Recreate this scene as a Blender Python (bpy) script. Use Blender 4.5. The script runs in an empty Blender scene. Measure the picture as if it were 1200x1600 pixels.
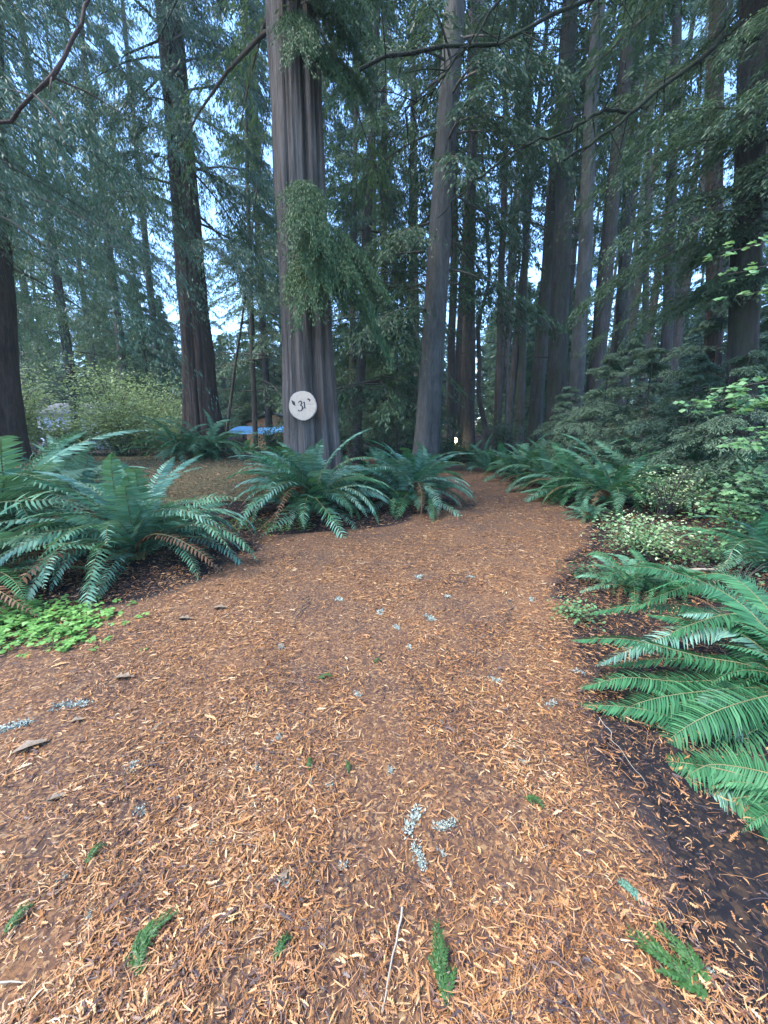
import bpy, math, random
import numpy as np
from mathutils import Vector, Matrix
R = math.radians
C = bpy.context.scene.collection
SC = bpy.context.scene

# ------------------------------------------------------------------ camera, world, sun, exposure
PITCH = R(12.5); CH = 1.55
cam_d = bpy.data.cameras.new('camera'); cam = bpy.data.objects.new('camera', cam_d); C.objects.link(cam)
cam_d.sensor_fit = 'HORIZONTAL'; cam_d.sensor_width = 36.0; cam_d.lens = 18.0
cam_d.clip_start = 0.05; cam_d.clip_end = 3000
cam.location = (0, 0, CH); cam.rotation_euler = (R(90) - PITCH, 0, 0)
SC.camera = cam

SUN_EL, SUN_AZ = R(58), R(-115)          # azimuth measured from +Y towards +X
w = bpy.data.worlds.new('World'); SC.world = w; w.use_nodes = True
nt = w.node_tree; nt.nodes.clear()
sky = nt.nodes.new('ShaderNodeTexSky'); sky.sky_type = 'NISHITA'; sky.sun_disc = False
sky.sun_elevation = SUN_EL; sky.sun_rotation = SUN_AZ
sky.air_density = 1.0; sky.dust_density = 0.0; sky.ozone_density = 8.0
bg = nt.nodes.new('ShaderNodeBackground'); bg.inputs['Strength'].default_value = 0.105
wo = nt.nodes.new('ShaderNodeOutputWorld')
nt.links.new(sky.outputs[0], bg.inputs[0]); nt.links.new(bg.outputs[0], wo.inputs[0])
sd = bpy.data.lights.new('sun', 'SUN'); so = bpy.data.objects.new('sun', sd); C.objects.link(so)
sd.energy = 1.5; sd.angle = R(28); sd.color = (1.0, 0.94, 0.85)
sv = Vector((math.sin(SUN_AZ) * math.cos(SUN_EL), math.cos(SUN_AZ) * math.cos(SUN_EL), math.sin(SUN_EL)))
so.rotation_euler = sv.to_track_quat('Z', 'Y').to_euler()
SC.view_settings.view_transform = 'Standard'; SC.view_settings.look = 'None'
SC.view_settings.exposure = 3.15; SC.view_settings.gamma = 1.0

SC.cycles.max_bounces = 6; SC.cycles.diffuse_bounces = 4; SC.cycles.transmission_bounces = 4

# ------------------------------------------------------------------ photo measurements -> places on the ground
sP, cP = math.sin(PITCH), math.cos(PITCH)
def ray(x, y):
    dx, dy = (x - 600) / 600., (y - 800) / 600.
    return np.array([dx, cP - dy * sP, -sP - dy * cP])
def on_z(x, y, z=0.0):
    d = ray(x, y); t = (z - CH) / d[2]
    return np.array([d[0] * t, d[1] * t, z])
def at(x, y, Y):
    d = ray(x, y); t = Y / d[1]
    return np.array([d[0] * t, Y, CH + d[2] * t])

def hash2(ix, iy, s=0):
    h = np.sin(ix * 127.1 + iy * 311.7 + s * 74.7) * 43758.5453
    return h - np.floor(h)
def vnoise(x, y, s=0):
    x = np.asarray(x, float); y = np.asarray(y, float)
    ix, iy = np.floor(x), np.floor(y); fx, fy = x - ix, y - iy
    ux, uy = fx * fx * (3 - 2 * fx), fy * fy * (3 - 2 * fy)
    a, b = hash2(ix, iy, s), hash2(ix + 1, iy, s); c, d = hash2(ix, iy + 1, s), hash2(ix + 1, iy + 1, s)
    return (a + (b - a) * ux) * (1 - uy) + (c + (d - c) * ux) * uy
def sstep(a, b, x):
    t = np.clip((np.asarray(x, float) - a) / (b - a), 0, 1); return t * t * (3 - 2 * t)

# path edges (x as a function of y)
_l = [on_z(*p) for p in [(-20, 1060), (160, 955), (300, 925), (372, 880), (405, 840), (600, 825), (698, 795), (697, 765), (692, 748)]]
_r = [on_z(*p) for p in [(1085, 1600), (1000, 1400), (945, 1260), (905, 1110), (890, 970), (905, 880), (925, 820), (880, 783), (800, 752)]]
LY = np.array([-4, 1.2] + [p[1] for p in _l] + [13.5, 16, 20]); LX = np.array([-4.6, -3.2] + [p[0] for p in _l] + [1.2, -1.5, -8])
RY = np.array([-4] + [p[1] for p in _r] + [13.5, 16, 20]); RX = np.array([1.2] + [p[0] for p in _r] + [4.0, 4.0, -1])
def left_edge(y): return np.interp(y, LY, LX)
def right_edge(y): return np.interp(y, RY, RX)
def th(x, y):
    x = np.asarray(x, float); y = np.asarray(y, float)
    dl = left_edge(y) - x; dr = x - right_edge(y)
    out = np.maximum(dl, dr)
    z = 0.10 * sstep(0.1, 1.2, out) * vnoise(x * .7, y * .7, 3)
    z = z + 0.42 * sstep(0.6, 4.0, dl) * sstep(5, 10, y)
    z = z + 0.30 * sstep(0.5, 4.0, dr) * sstep(4, 10, y)
    z = z + 1.2 * sstep(0, 30, out) * vnoise(x * .06 + 9, y * .06, 5)
    return z
def ground(x, y):
    z = 0.0
    for _ in range(5):
        p = on_z(x, y, z); z = float(th(p[0], p[1]))
    return np.array([p[0], p[1], z])

# ------------------------------------------------------------------ mesh collecting
class MB:
    def __init__(s): s.v = []; s.f = []; s.m = []; s.n = 0
    def add(s, v, f, m=0):
        v = np.asarray(v, float).reshape(-1, 3); f = np.asarray(f, int)
        if len(v) == 0: return
        if f.shape[1] == 3: f = np.concatenate([f, -np.ones((len(f), 1), int)], 1); f[:, 3] = -10**9
        s.v.append(v); s.f.append(np.where(f < -10**8, f, f + s.n)); s.m.append(np.full(len(f), m)); s.n += len(v)
    def mesh(s, name, mats, smooth=True):
        v = np.concatenate(s.v); f = np.concatenate(s.f); m = np.concatenate(s.m)
        tri = f[:, 3] < 0
        cnt = np.where(tri, 3, 4); st = np.concatenate([[0], np.cumsum(cnt)[:-1]])
        flat = f.reshape(-1); flat = flat[flat >= 0]
        me = bpy.data.meshes.new(name)
        me.vertices.add(len(v)); me.vertices.foreach_set('co', v.astype(np.float32).ravel())
        me.loops.add(len(flat)); me.loops.foreach_set('vertex_index', flat.astype(np.int32))
        me.polygons.add(len(f)); me.polygons.foreach_set('loop_start', st.astype(np.int32))
        me.polygons.foreach_set('loop_total', cnt.astype(np.int32))
        for mm in mats: me.materials.append(mm)
        me.polygons.foreach_set('material_index', m.astype(np.int32))
        me.polygons.foreach_set('use_smooth', np.full(len(f), bool(smooth)))
        me.update(calc_edges=True); me.validate()
        return me
    def build(s, name, mats, parent=None, loc=(0, 0, 0), smooth=True):
        if not isinstance(mats, (list, tuple)): mats = [mats]
        return link(name, s.mesh(name, mats, smooth), parent, loc)
def link(name, data, parent=None, loc=(0, 0, 0), rot=None, scale=None):
    o = bpy.data.objects.new(name, data); C.objects.link(o); o.location = loc
    if rot is not None: o.rotation_euler = rot
    if scale is not None: o.scale = scale if hasattr(scale, '__len__') else (scale,) * 3
    if parent is not None: o.parent = parent
    return o
def tag(o, label=None, cat=None, group=None, kind=None):
    if label: o['label'] = label
    if cat: o['category'] = cat
    if group: o['group'] = group
    if kind: o['kind'] = kind
    return o
def thing(name, label, cat, loc=(0, 0, 0), group=None, rz=0, scale=1):
    o = link(name, None, None, loc, (0, 0, rz), scale)
    return tag(o, label, cat, group)

def norm(a):
    return a / np.maximum(np.linalg.norm(a, axis=-1, keepdims=True), 1e-9)
def tube(pts, rad, seg=6, cap=True):
    pts = np.asarray(pts, float); n = len(pts); rad = np.broadcast_to(np.asarray(rad, float), (n,))
    t = norm(np.gradient(pts, axis=0)); ref = np.array([0, 0, 1.]) if abs(t[:, 2]).mean() < .8 else np.array([1., 0, 0])
    a = norm(np.cross(t, ref)); b = np.cross(a, t)
    ang = np.linspace(0, 2 * np.pi, seg, endpoint=False)
    v = pts[:, None] + rad[:, None, None] * (np.cos(ang)[None, :, None] * a[:, None] + np.sin(ang)[None, :, None] * b[:, None])
    i = np.arange(n - 1)[:, None] * seg; j = np.arange(seg)[None]; k = (j + 1) % seg
    f = np.stack([i + j, i + k, i + seg + k, i + seg + j], -1).reshape(-1, 4)
    return v.reshape(-1, 3), f
def spline(pts, n):
    pts = np.asarray(pts, float); d = np.concatenate([[0], np.cumsum(np.linalg.norm(np.diff(pts, axis=0), axis=1))]); d /= d[-1]
    P = np.concatenate([[2 * pts[0] - pts[1]], pts, [2 * pts[-1] - pts[-2]]])
    out = []
    for u in np.linspace(0, 1, n):
        k = min(np.searchsorted(d, u, side='right') - 1, len(pts) - 2); t = (u - d[k]) / max(d[k + 1] - d[k], 1e-9)
        p0, p1, p2, p3 = P[k:k + 4]
        out.append(.5 * (2 * p1 + (p2 - p0) * t + (2 * p0 - 5 * p1 + 4 * p2 - p3) * t * t + (3 * p1 - p0 - 3 * p2 + p3) * t ** 3))
    return np.array(out)
def leaves(mb, pos, d, nrm, ll, lw, m=0, mid=.45):
    """diamond leaves: base pos, direction d, normal nrm, length ll, width lw (arrays)"""
    d = norm(d); s = norm(np.cross(d, nrm)); ll = np.asarray(ll).reshape(-1, 1) * np.ones((len(pos), 1)); lw = np.asarray(lw).reshape(-1, 1) * np.ones((len(pos), 1))
    v = np.stack([pos, pos + d * ll * mid + s * lw * .5, pos + d * ll, pos + d * ll * mid - s * lw * .5], 1)
    mb.add(v.reshape(-1, 3), np.arange(len(pos) * 4).reshape(-1, 4), m)

# ------------------------------------------------------------------ materials
def new_mat(name):
    m = bpy.data.materials.new(name); m.use_nodes = True; t = m.node_tree; t.nodes.clear()
    out = t.nodes.new('ShaderNodeOutputMaterial'); return m, t, out
def N(t, typ, **k):
    n = t.nodes.new(typ)
    for a, b in k.items():
        if a.startswith('i_'):
            key = a[2:]; n.inputs[int(key) if key.isdigit() else key].default_value = b
        else: setattr(n, a, b)
    return n
def ramp(t, fac, stops):
    r = t.nodes.new('ShaderNodeValToRGB'); e = r.color_ramp.elements
    while len(e) > 1: e.remove(e[-1])
    e[0].position = stops[0][0]; e[0].color = (*stops[0][1], 1)
    for p, c in stops[1:]:
        q = e.new(p); q.color = (*c, 1)
    t.links.new(fac, r.inputs[0]); return r.outputs[0]
def mix(t, fac, a, b, typ='MIX'):
    n = t.nodes.new('ShaderNodeMix'); n.data_type = 'RGBA'; n.blend_type = typ
    for sock, val in ((n.inputs[0], fac), (n.inputs[6], a), (n.inputs[7], b)):
        if isinstance(val, (int, float)): sock.default_value = val
        elif isinstance(val, tuple): sock.default_value = (*val, 1)
        else: t.links.new(val, sock)
    return n.outputs[2]
def noise(t, vec, scale, detail=4, rough=.55):
    n = N(t, 'ShaderNodeTexNoise', i_Scale=scale, i_Detail=detail, i_Roughness=rough)
    if vec is not None: t.links.new(vec, n.inputs['Vector'])
    return n.outputs[0]
def leaf_mat(name, stops, rough=.45, trans=.3, tcol=None, spec=.35, clump=None):
    """leaf colour from a per-leaf random plus a soft noise through the plant"""
    m, t, out = new_mat(name)
    g = N(t, 'ShaderNodeNewGeometry'); oi = N(t, 'ShaderNodeObjectInfo'); tc = N(t, 'ShaderNodeTexCoord')
    nz = noise(t, tc.outputs['Object'], clump or 1.3, 2)
    a = N(t, 'ShaderNodeMath', operation='MULTIPLY_ADD', i_1=.55, i_2=-.1); t.links.new(g.outputs['Random Per Island'], a.inputs[0])
    b = N(t, 'ShaderNodeMath', operation='MULTIPLY_ADD', i_1=.55); t.links.new(nz, b.inputs[0]); t.links.new(a.outputs[0], b.inputs[2])
    c = N(t, 'ShaderNodeMath', operation='MULTIPLY_ADD', i_1=.22, i_2=-.11); t.links.new(oi.outputs['Random'], c.inputs[0])
    d = N(t, 'ShaderNodeMath', operation='ADD', use_clamp=True); t.links.new(b.outputs[0], d.inputs[0]); t.links.new(c.outputs[0], d.inputs[1])
    col = ramp(t, d.outputs[0], stops)
    p = N(t, 'ShaderNodeBsdfPrincipled', i_Roughness=rough); p.inputs['Specular IOR Level'].default_value = spec
    t.links.new(col, p.inputs['Base Color'])
    if trans:
        tr = N(t, 'ShaderNodeBsdfTranslucent'); t.links.new(mix(t, .5, col, tcol or (.10, .16, .04)), tr.inputs[0])
        ms = N(t, 'ShaderNodeMixShader', i_0=trans); t.links.new(p.outputs[0], ms.inputs[1]); t.links.new(tr.outputs[0], ms.inputs[2])
        t.links.new(ms.outputs[0], out.inputs[0])
    else: t.links.new(p.outputs[0], out.inputs[0])
    return m
def bark_mat(name, dark, mid, light, moss=None, mossamt=.5, sx=9, sz=.9, bump=.6):
    m, t, out = new_mat(name); tc = N(t, 'ShaderNodeTexCoord'); mp = N(t, 'ShaderNodeMapping'); mp.inputs['Scale'].default_value = (sx, sx, sz)
    oi = N(t, 'ShaderNodeObjectInfo')
    ad = N(t, 'ShaderNodeVectorMath', operation='ADD'); t.links.new(tc.outputs['Object'], ad.inputs[0]); t.links.new(oi.outputs['Random'], ad.inputs[1])
    t.links.new(ad.outputs[0], mp.inputs[0])
    n1 = noise(t, mp.outputs[0], 1.0, 8, .65)
    n2 = noise(t, ad.outputs[0], 1.1, 3, .6)
    mp2 = N(t, 'ShaderNodeMapping'); mp2.inputs['Scale'].default_value = (sx * 4, sx * 4, sz * 3); t.links.new(ad.outputs[0], mp2.inputs[0])
    n3 = noise(t, mp2.outputs[0], 1.0, 5, .7)
    col = ramp(t, n1, [(.32, dark), (.5, mid), (.68, light)])
    col = mix(t, .45, col, ramp(t, n3, [(.3, tuple(c * .45 for c in mid)), (.7, tuple(min(1, c * 1.3) for c in light))]))
    col = mix(t, ramp(t, n2, [(.35, (0, 0, 0)), (.75, (.45,) * 3)]), col, tuple(.6 * c for c in dark))
    if moss:
        n4 = noise(t, ad.outputs[0], 2.3, 5, .65)
        col = mix(t, ramp(t, n4, [(.62 - .3 * mossamt, (0, 0, 0)), (.80 - .3 * mossamt, (.85,) * 3)]), col, moss)
    p = N(t, 'ShaderNodeBsdfPrincipled', i_Roughness=.88); p.inputs['Specular IOR Level'].default_value = .2
    t.links.new(col, p.inputs['Base Color'])
    bm = N(t, 'ShaderNodeBump', i_Strength=min(1, bump * 1.2), i_Distance=.09); ma = N(t, 'ShaderNodeMath', operation='MULTIPLY_ADD', i_1=.5)
    t.links.new(n3, ma.inputs[0]); t.links.new(n1, ma.inputs[2]); t.links.new(ma.outputs[0], bm.inputs['Height'])
    t.links.new(bm.outputs[0], p.inputs['Normal']); t.links.new(p.outputs[0], out.inputs[0])
    return m
def plain(name, col, rough=.7, var=.25, scale=8, emit=None, bump=0):
    m, t, out = new_mat(name); tc = N(t, 'ShaderNodeTexCoord')
    n = noise(t, tc.outputs['Object'], scale, 5, .6)
    c = ramp(t, n, [(.25, tuple(x * (1 - var) for x in col)), (.75, tuple(min(1, x * (1 + var)) for x in col))])
    p = N(t, 'ShaderNodeBsdfPrincipled', i_Roughness=rough); t.links.new(c, p.inputs['Base Color'])
    if emit: p.inputs['Emission Color'].default_value = (*emit[0], 1); p.inputs['Emission Strength'].default_value = emit[1]
    if bump:
        b = N(t, 'ShaderNodeBump', i_Strength=bump, i_Distance=.02); t.links.new(n, b.inputs['Height']); t.links.new(b.outputs[0], p.inputs['Normal'])
    t.links.new(p.outputs[0], out.inputs[0]); return m
def soil_mat(name, stops, fine, spec=.25, rough=.85, s=1.0, edge=False):
    m, t, out = new_mat(name); tc = N(t, 'ShaderNodeTexCoord'); o = tc.outputs['Object']
    n0 = noise(t, o, .8 * s, 4, .6); n1 = noise(t, o, 22 * s, 6, .7)
    vo = N(t, 'ShaderNodeTexVoronoi', i_Scale=70 * s); vo.inputs['Randomness'].default_value = 1
    mpw = N(t, 'ShaderNodeVectorMath', operation='MULTIPLY_ADD'); mpw.inputs[1].default_value = (.06,) * 3
    nv = N(t, 'ShaderNodeTexNoise', i_Scale=14 * s, i_Detail=3); t.links.new(o, nv.inputs['Vector'])
    t.links.new(nv.outputs['Color'], mpw.inputs[0]); t.links.new(o, mpw.inputs[2]); t.links.new(mpw.outputs[0], vo.inputs['Vector'])
    a = N(t, 'ShaderNodeMath', operation='MULTIPLY_ADD', i_1=.6); t.links.new(n0, a.inputs[0]); 
    b = N(t, 'ShaderNodeMath', operation='MULTIPLY', i_1=.45); t.links.new(n1, b.inputs[0]); t.links.new(b.outputs[0], a.inputs[2])
    col = ramp(t, a.outputs[0], stops)
    sep = N(t, 'ShaderNodeSeparateColor'); t.links.new(vo.outputs['Color'], sep.inputs[0])
    col2 = ramp(t, sep.outputs[0], fine)
    col = mix(t, .55, col, col2)
    if edge:     # the litter bed thins out into bare soil towards the path's sides
        at_ = N(t, 'ShaderNodeAttribute', attribute_name='rim'); ne = noise(t, o, 5, 6, .75)
        es = N(t, 'ShaderNodeMath', operation='MULTIPLY_ADD', i_1=1.1); t.links.new(at_.outputs['Fac'], es.inputs[0]); t.links.new(ne, es.inputs[2])
        col = mix(t, ramp(t, es.outputs[0], [(.55, (0, 0, 0)), (.95, (1, 1, 1))]), (.016, .014, .017), col)
    p = N(t, 'ShaderNodeBsdfPrincipled', i_Roughness=rough); p.inputs['Specular IOR Level'].default_value = spec
    t.links.new(col, p.inputs['Base Color'])
    bm = N(t, 'ShaderNodeBump', i_Strength=.8, i_Distance=.012); ma = N(t, 'ShaderNodeMath', operation='ADD')
    nb2 = noise(t, o, 6 * s, 8, .75); t.links.new(n1, ma.inputs[0]); t.links.new(nb2, ma.inputs[1]); t.links.new(ma.outputs[0], bm.inputs['Height'])
    t.links.new(bm.outputs[0], p.inputs['Normal']); t.links.new(p.outputs[0], out.inputs[0])
    return m
M = {}
M['path'] = soil_mat('litter_bed', [(.38, (.020, .016, .021)), (.52, (.088, .044, .026)), (.68, (.18, .082, .034))],
                     [(.1, (.018, .015, .019)), (.45, (.075, .042, .026)), (.85, (.20, .105, .045)), (.97, (.30, .20, .10))], s=1.3, edge=True)
M['floor'] = soil_mat('dark_forest_soil', [(.3, (.007, .007, .010)), (.58, (.014, .013, .016)), (.8, (.045, .030, .022))],
                      [(.1, (.006, .006, .009)), (.65, (.016, .014, .014)), (.96, (.07, .042, .024))], spec=.12, s=.8)
M['lawn'] = soil_mat('mossy_lawn', [(.3, (.045, .046, .026)), (.5, (.075, .062, .034)), (.7, (.10, .064, .038))],
                     [(.1, (.04, .045, .02)), (.5, (.09, .08, .035)), (.95, (.16, .11, .055))], s=.8)
def litter_mat():
    m, t, out = new_mat('cedar_litter'); g = N(t, 'ShaderNodeNewGeometry'); tc = N(t, 'ShaderNodeTexCoord')
    nz = noise(t, tc.outputs['Object'], 2.2, 4, .65)
    a = N(t, 'ShaderNodeMath', operation='MULTIPLY_ADD', i_1=.80, i_2=-.28); t.links.new(g.outputs['Random Per Island'], a.inputs[0])
    b = N(t, 'ShaderNodeMath', operation='MULTIPLY_ADD', i_1=.85, use_clamp=True); t.links.new(nz, b.inputs[0]); t.links.new(a.outputs[0], b.inputs[2])
    col = ramp(t, b.outputs[0], [(.06, (.024, .018, .021)), (.28, (.068, .035, .027)), (.48, (.20, .084, .032)), (.69, (.31, .142, .048)), (.88, (.39, .21, .083)), (1.0, (.47, .34, .20))])
    p = N(t, 'ShaderNodeBsdfPrincipled', i_Roughness=.5); p.inputs['Specular IOR Level'].default_value = .45
    t.links.new(col, p.inputs['Base Color']); t.links.new(p.outputs[0], out.inputs[0]); return m
M['litter'] = litter_mat()
M['cedar'] = leaf_mat('cedar_foliage', [(0, (.018, .042, .024)), (.4, (.042, .090, .046)), (.75, (.08, .150, .07)), (1, (.14, .21, .085))], .55, .3)
M['bluecedar'] = leaf_mat('pale_cedar_foliage', [(0, (.022, .05, .036)), (.4, (.055, .115, .078)), (.75, (.11, .195, .135)), (1, (.20, .29, .20))], .5, .35)
M['yelcedar'] = leaf_mat('yellow_green_cedar_foliage', [(0, (.018, .042, .018)), (.4, (.040, .085, .032)), (.75, (.075, .135, .045)), (1, (.125, .17, .065))], .55, .3)
M['sapling'] = leaf_mat('grey_green_sapling', [(0, (.045, .080, .052)), (.4, (.09, .145, .092)), (.75, (.14, .21, .13)), (1, (.20, .28, .17))], .55, .3)
M['hemlock'] = leaf_mat('hemlock_foliage', [(0, (.016, .036, .020)), (.4, (.036, .074, .038)), (.75, (.062, .115, .052)), (1, (.10, .155, .062))], .55, .3)
M['twig'] = plain('twig_bark', (.06, .045, .035), .9, .4)
M['deadtwig'] = plain('dead_twig', (.27, .24, .19), .9, .3)
M['fern'] = leaf_mat('sword_fern', [(0, (.026, .080, .046)), (.3, (.060, .155, .090)), (.65, (.115, .245, .15)), (1, (.22, .37, .25))], .62, .25, (.10, .22, .05), .16, clump=2.5)
M['palefern'] = leaf_mat('pale_sword_fern', [(0, (.04, .10, .065)), (.3, (.09, .20, .14)), (.65, (.18, .32, .235)), (1, (.32, .46, .36))], .62, .25, (.10, .22, .06), .16, clump=2.5)
M['greenfern'] = leaf_mat('glossy_green_fern', [(0, (.016, .065, .028)), (.4, (.034, .125, .052)), (.75, (.065, .19, .08)), (1, (.13, .28, .13))], .58, .25, (.10, .24, .05), .2, clump=2.5)
M['deadfern'] = leaf_mat('dead_fern', [(0, (.04, .018, .010)), (.5, (.11, .05, .022)), (1, (.22, .12, .06))], .7, .1, (.12, .06, .02))
M['fernstem'] = plain('fern_stem', (.12, .11, .04), .6, .3)
M['clover'] = leaf_mat('wood_sorrel', [(0, (.04, .11, .028)), (.5, (.11, .26, .065)), (1, (.24, .44, .13))], .4, .3, (.2, .42, .05), .4)
M['maple'] = leaf_mat('light_maple_leaf', [(0, (.05, .13, .05)), (.5, (.12, .24, .10)), (1, (.25, .37, .19))], .45, .35, (.24, .42, .10), .4)
M['huckle'] = leaf_mat('pale_small_leaf', [(0, (.05, .14, .06)), (.35, (.14, .26, .11)), (.62, (.45, .52, .30)), (1, (.75, .76, .55))], .45, .3, (.35, .45, .12))
M['shrub'] = leaf_mat('bright_shrub_leaf', [(0, (.08, .14, .06)), (.35, (.17, .26, .12)), (.7, (.32, .40, .21)), (1, (.52, .56, .36))], .5, .4, (.24, .32, .10))
M['darkshrub'] = leaf_mat('dark_shrub_leaf', [(0, (.022, .052, .026)), (.5, (.05, .105, .05)), (1, (.10, .18, .085))], .45, .25)
M['grass'] = leaf_mat('dry_grass', [(0, (.035, .05, .022)), (.5, (.07, .07, .034)), (1, (.13, .09, .05))], .6, .2)
M['lichen'] = leaf_mat('lichen', [(0, (.15, .18, .155)), (.5, (.28, .33, .285)), (1, (.42, .47, .42))], .8, 0)
M['cedarbark'] = bark_mat('grey_cedar_bark', (.022, .017, .015), (.10, .078, .066), (.21, .18, .162), moss=(.06, .07, .05), mossamt=.12, sx=11, sz=.55, bump=.9)
M['redbark'] = bark_mat('brown_cedar_bark', (.016, .011, .010), (.060, .038, .030), (.115, .08, .068), sx=10, sz=.6, bump=.8)
M['greybark'] = bark_mat('lichen_grey_bark', (.032, .028, .026), (.07, .064, .058), (.125, .118, .108), moss=(.035, .045, .028), mossamt=.15, sx=8, sz=1.4)
M['firbark'] = bark_mat('dark_hemlock_bark', (.014, .011, .010), (.048, .037, .032), (.10, .082, .074), moss=(.035, .048, .02), mossamt=.35, sx=9, sz=1.6)
M['limbmoss'] = bark_mat('mossy_limb', (.006, .006, .005), (.014, .014, .010), (.03, .03, .022), moss=(.016, .024, .008), mossamt=.7, sx=8, sz=8)  # bark and moss colours darkened to imitate limbs backlit by the sky
M['mossbark'] = bark_mat('mossy_bark', (.016, .014, .012), (.05, .042, .035), (.09, .08, .07), moss=(.035, .048, .022), mossamt=.5, sx=8, sz=1.5)
M['slice'] = plain('pale_sanded_wood', (.43, .33, .245), .6, .14, 14)
M['ink'] = plain('dark_paint', (.012, .010, .010), .5, .1)
M['palepaint'] = plain('white_wall_paint', (.62, .60, .68), .6, .06, 3)
M['orangewall'] = plain('orange_cedar_boards', (.72, .32, .15), .7, .15, 5)
M['bluetarp'] = plain('blue_tarpaulin', (.07, .22, .42), .5, .25, 2)
M['roofing'] = plain('grey_roofing', (.16, .16, .17), .8, .2, 6)
M['stump'] = bark_mat('weathered_stump', (.03, .025, .022), (.09, .075, .065), (.2, .18, .16))
M['blackmetal'] = plain('black_metal', (.02, .02, .022), .4, .1)
M['bulb'] = plain('lit_bulb', (.9, .85, .6), .4, .02, 4, emit=((1, .88, .5), 6))
M['deadleaf'] = plain('pale_dead_leaf', (.15, .115, .08), .7, .5, 40)
M['greensprig'] = leaf_mat('fresh_cedar_sprig', [(0, (.015, .045, .012)), (.5, (.035, .095, .022)), (1, (.07, .16, .04))], .5, .2)

# ------------------------------------------------------------------ ground sheets
def warp_grid(nx, ny, cx, cy, k, ext):
    u = np.linspace(-1, 1, nx); v = np.linspace(-1, 1, ny)
    gx = cx + np.sinh(u * k) / np.sinh(k) * ext; gy = cy + np.sinh(v * k) / np.sinh(k) * ext
    X, Y = np.meshgrid(gx, gy, indexing='ij')
    i, j = np.meshgrid(np.arange(nx - 1), np.arange(ny - 1), indexing='ij'); a = i * ny + j
    return X, Y, np.stack([a, a + ny, a + ny + 1, a + 1], -1).reshape(-1, 4)
X, Y, F = warp_grid(181, 181, 0, 6, 4.6, 270)
Z = th(X, Y) - .012
mb = MB(); mb.add(np.stack([X, Y, Z], -1).reshape(-1, 3), F); tag(mb.build('forest_floor', M['floor']), kind='structure')
ys = np.concatenate([np.linspace(-3.5, 6, 96), np.linspace(6.15, 19, 70)]); us = np.linspace(0, 1, 41)
jl = -.12 + .34 * (vnoise(ys * 2.1, 0 * ys, 7) - .5) + .18 * (vnoise(ys * 6, 0 * ys, 8) - .5); jr = .30 * (vnoise(ys * 2.3, 0 * ys, 9) - .5) + .2 * (vnoise(ys * 7, 0 * ys, 4) - .5)
xl, xr = left_edge(ys) + jl, right_edge(ys) + jr
X = xl[:, None] + (xr - xl)[:, None] * us[None]; Y = np.repeat(ys[:, None], 41, 1)
edge = np.minimum(us, 1 - us)[None] * (xr - xl)[:, None]
Z = np.maximum(th(X, Y), 0) + .004 + .012 * sstep(0, .2, edge) + .010 * vnoise(X * 2.2, Y * 2.2, 12) * sstep(0, .3, edge)
i, j = np.meshgrid(np.arange(len(ys) - 1), np.arange(40), indexing='ij'); a = i * 41 + j
mb = MB(); mb.add(np.stack([X, Y, Z], -1).reshape(-1, 3), np.stack([a, a + 1, a + 42, a + 41], -1).reshape(-1, 4))
po = tag(mb.build('path', M['path']), kind='structure')
ra = po.data.attributes.new('rim', 'FLOAT', 'POINT'); ra.data.foreach_set('value', np.clip(edge / .45, 0, 1).astype(np.float32).ravel())
# lawn clearing on the left
gx = np.linspace(-16, -1.0, 76); gy = np.linspace(6.9, 12.8, 50); X, Y = np.meshgrid(gx, gy, indexing='ij')
lim = np.minimum(left_edge(Y) - .45, -1.2); t_ = (X + 16) / 15.0; X = -16 + t_ * (lim + 16)
Y = Y + .5 * (vnoise(X * .5, Y * 0 + 2, 21) - .5)
Z = th(X, Y) + .006
i, j = np.meshgrid(np.arange(75), np.arange(49), indexing='ij'); a = i * 50 + j
mb = MB(); mb.add(np.stack([X, Y, Z], -1).reshape(-1, 3), np.stack([a, a + 50, a + 51, a + 1], -1).reshape(-1, 4))
tag(mb.build('lawn', M['lawn']), kind='structure')

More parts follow.
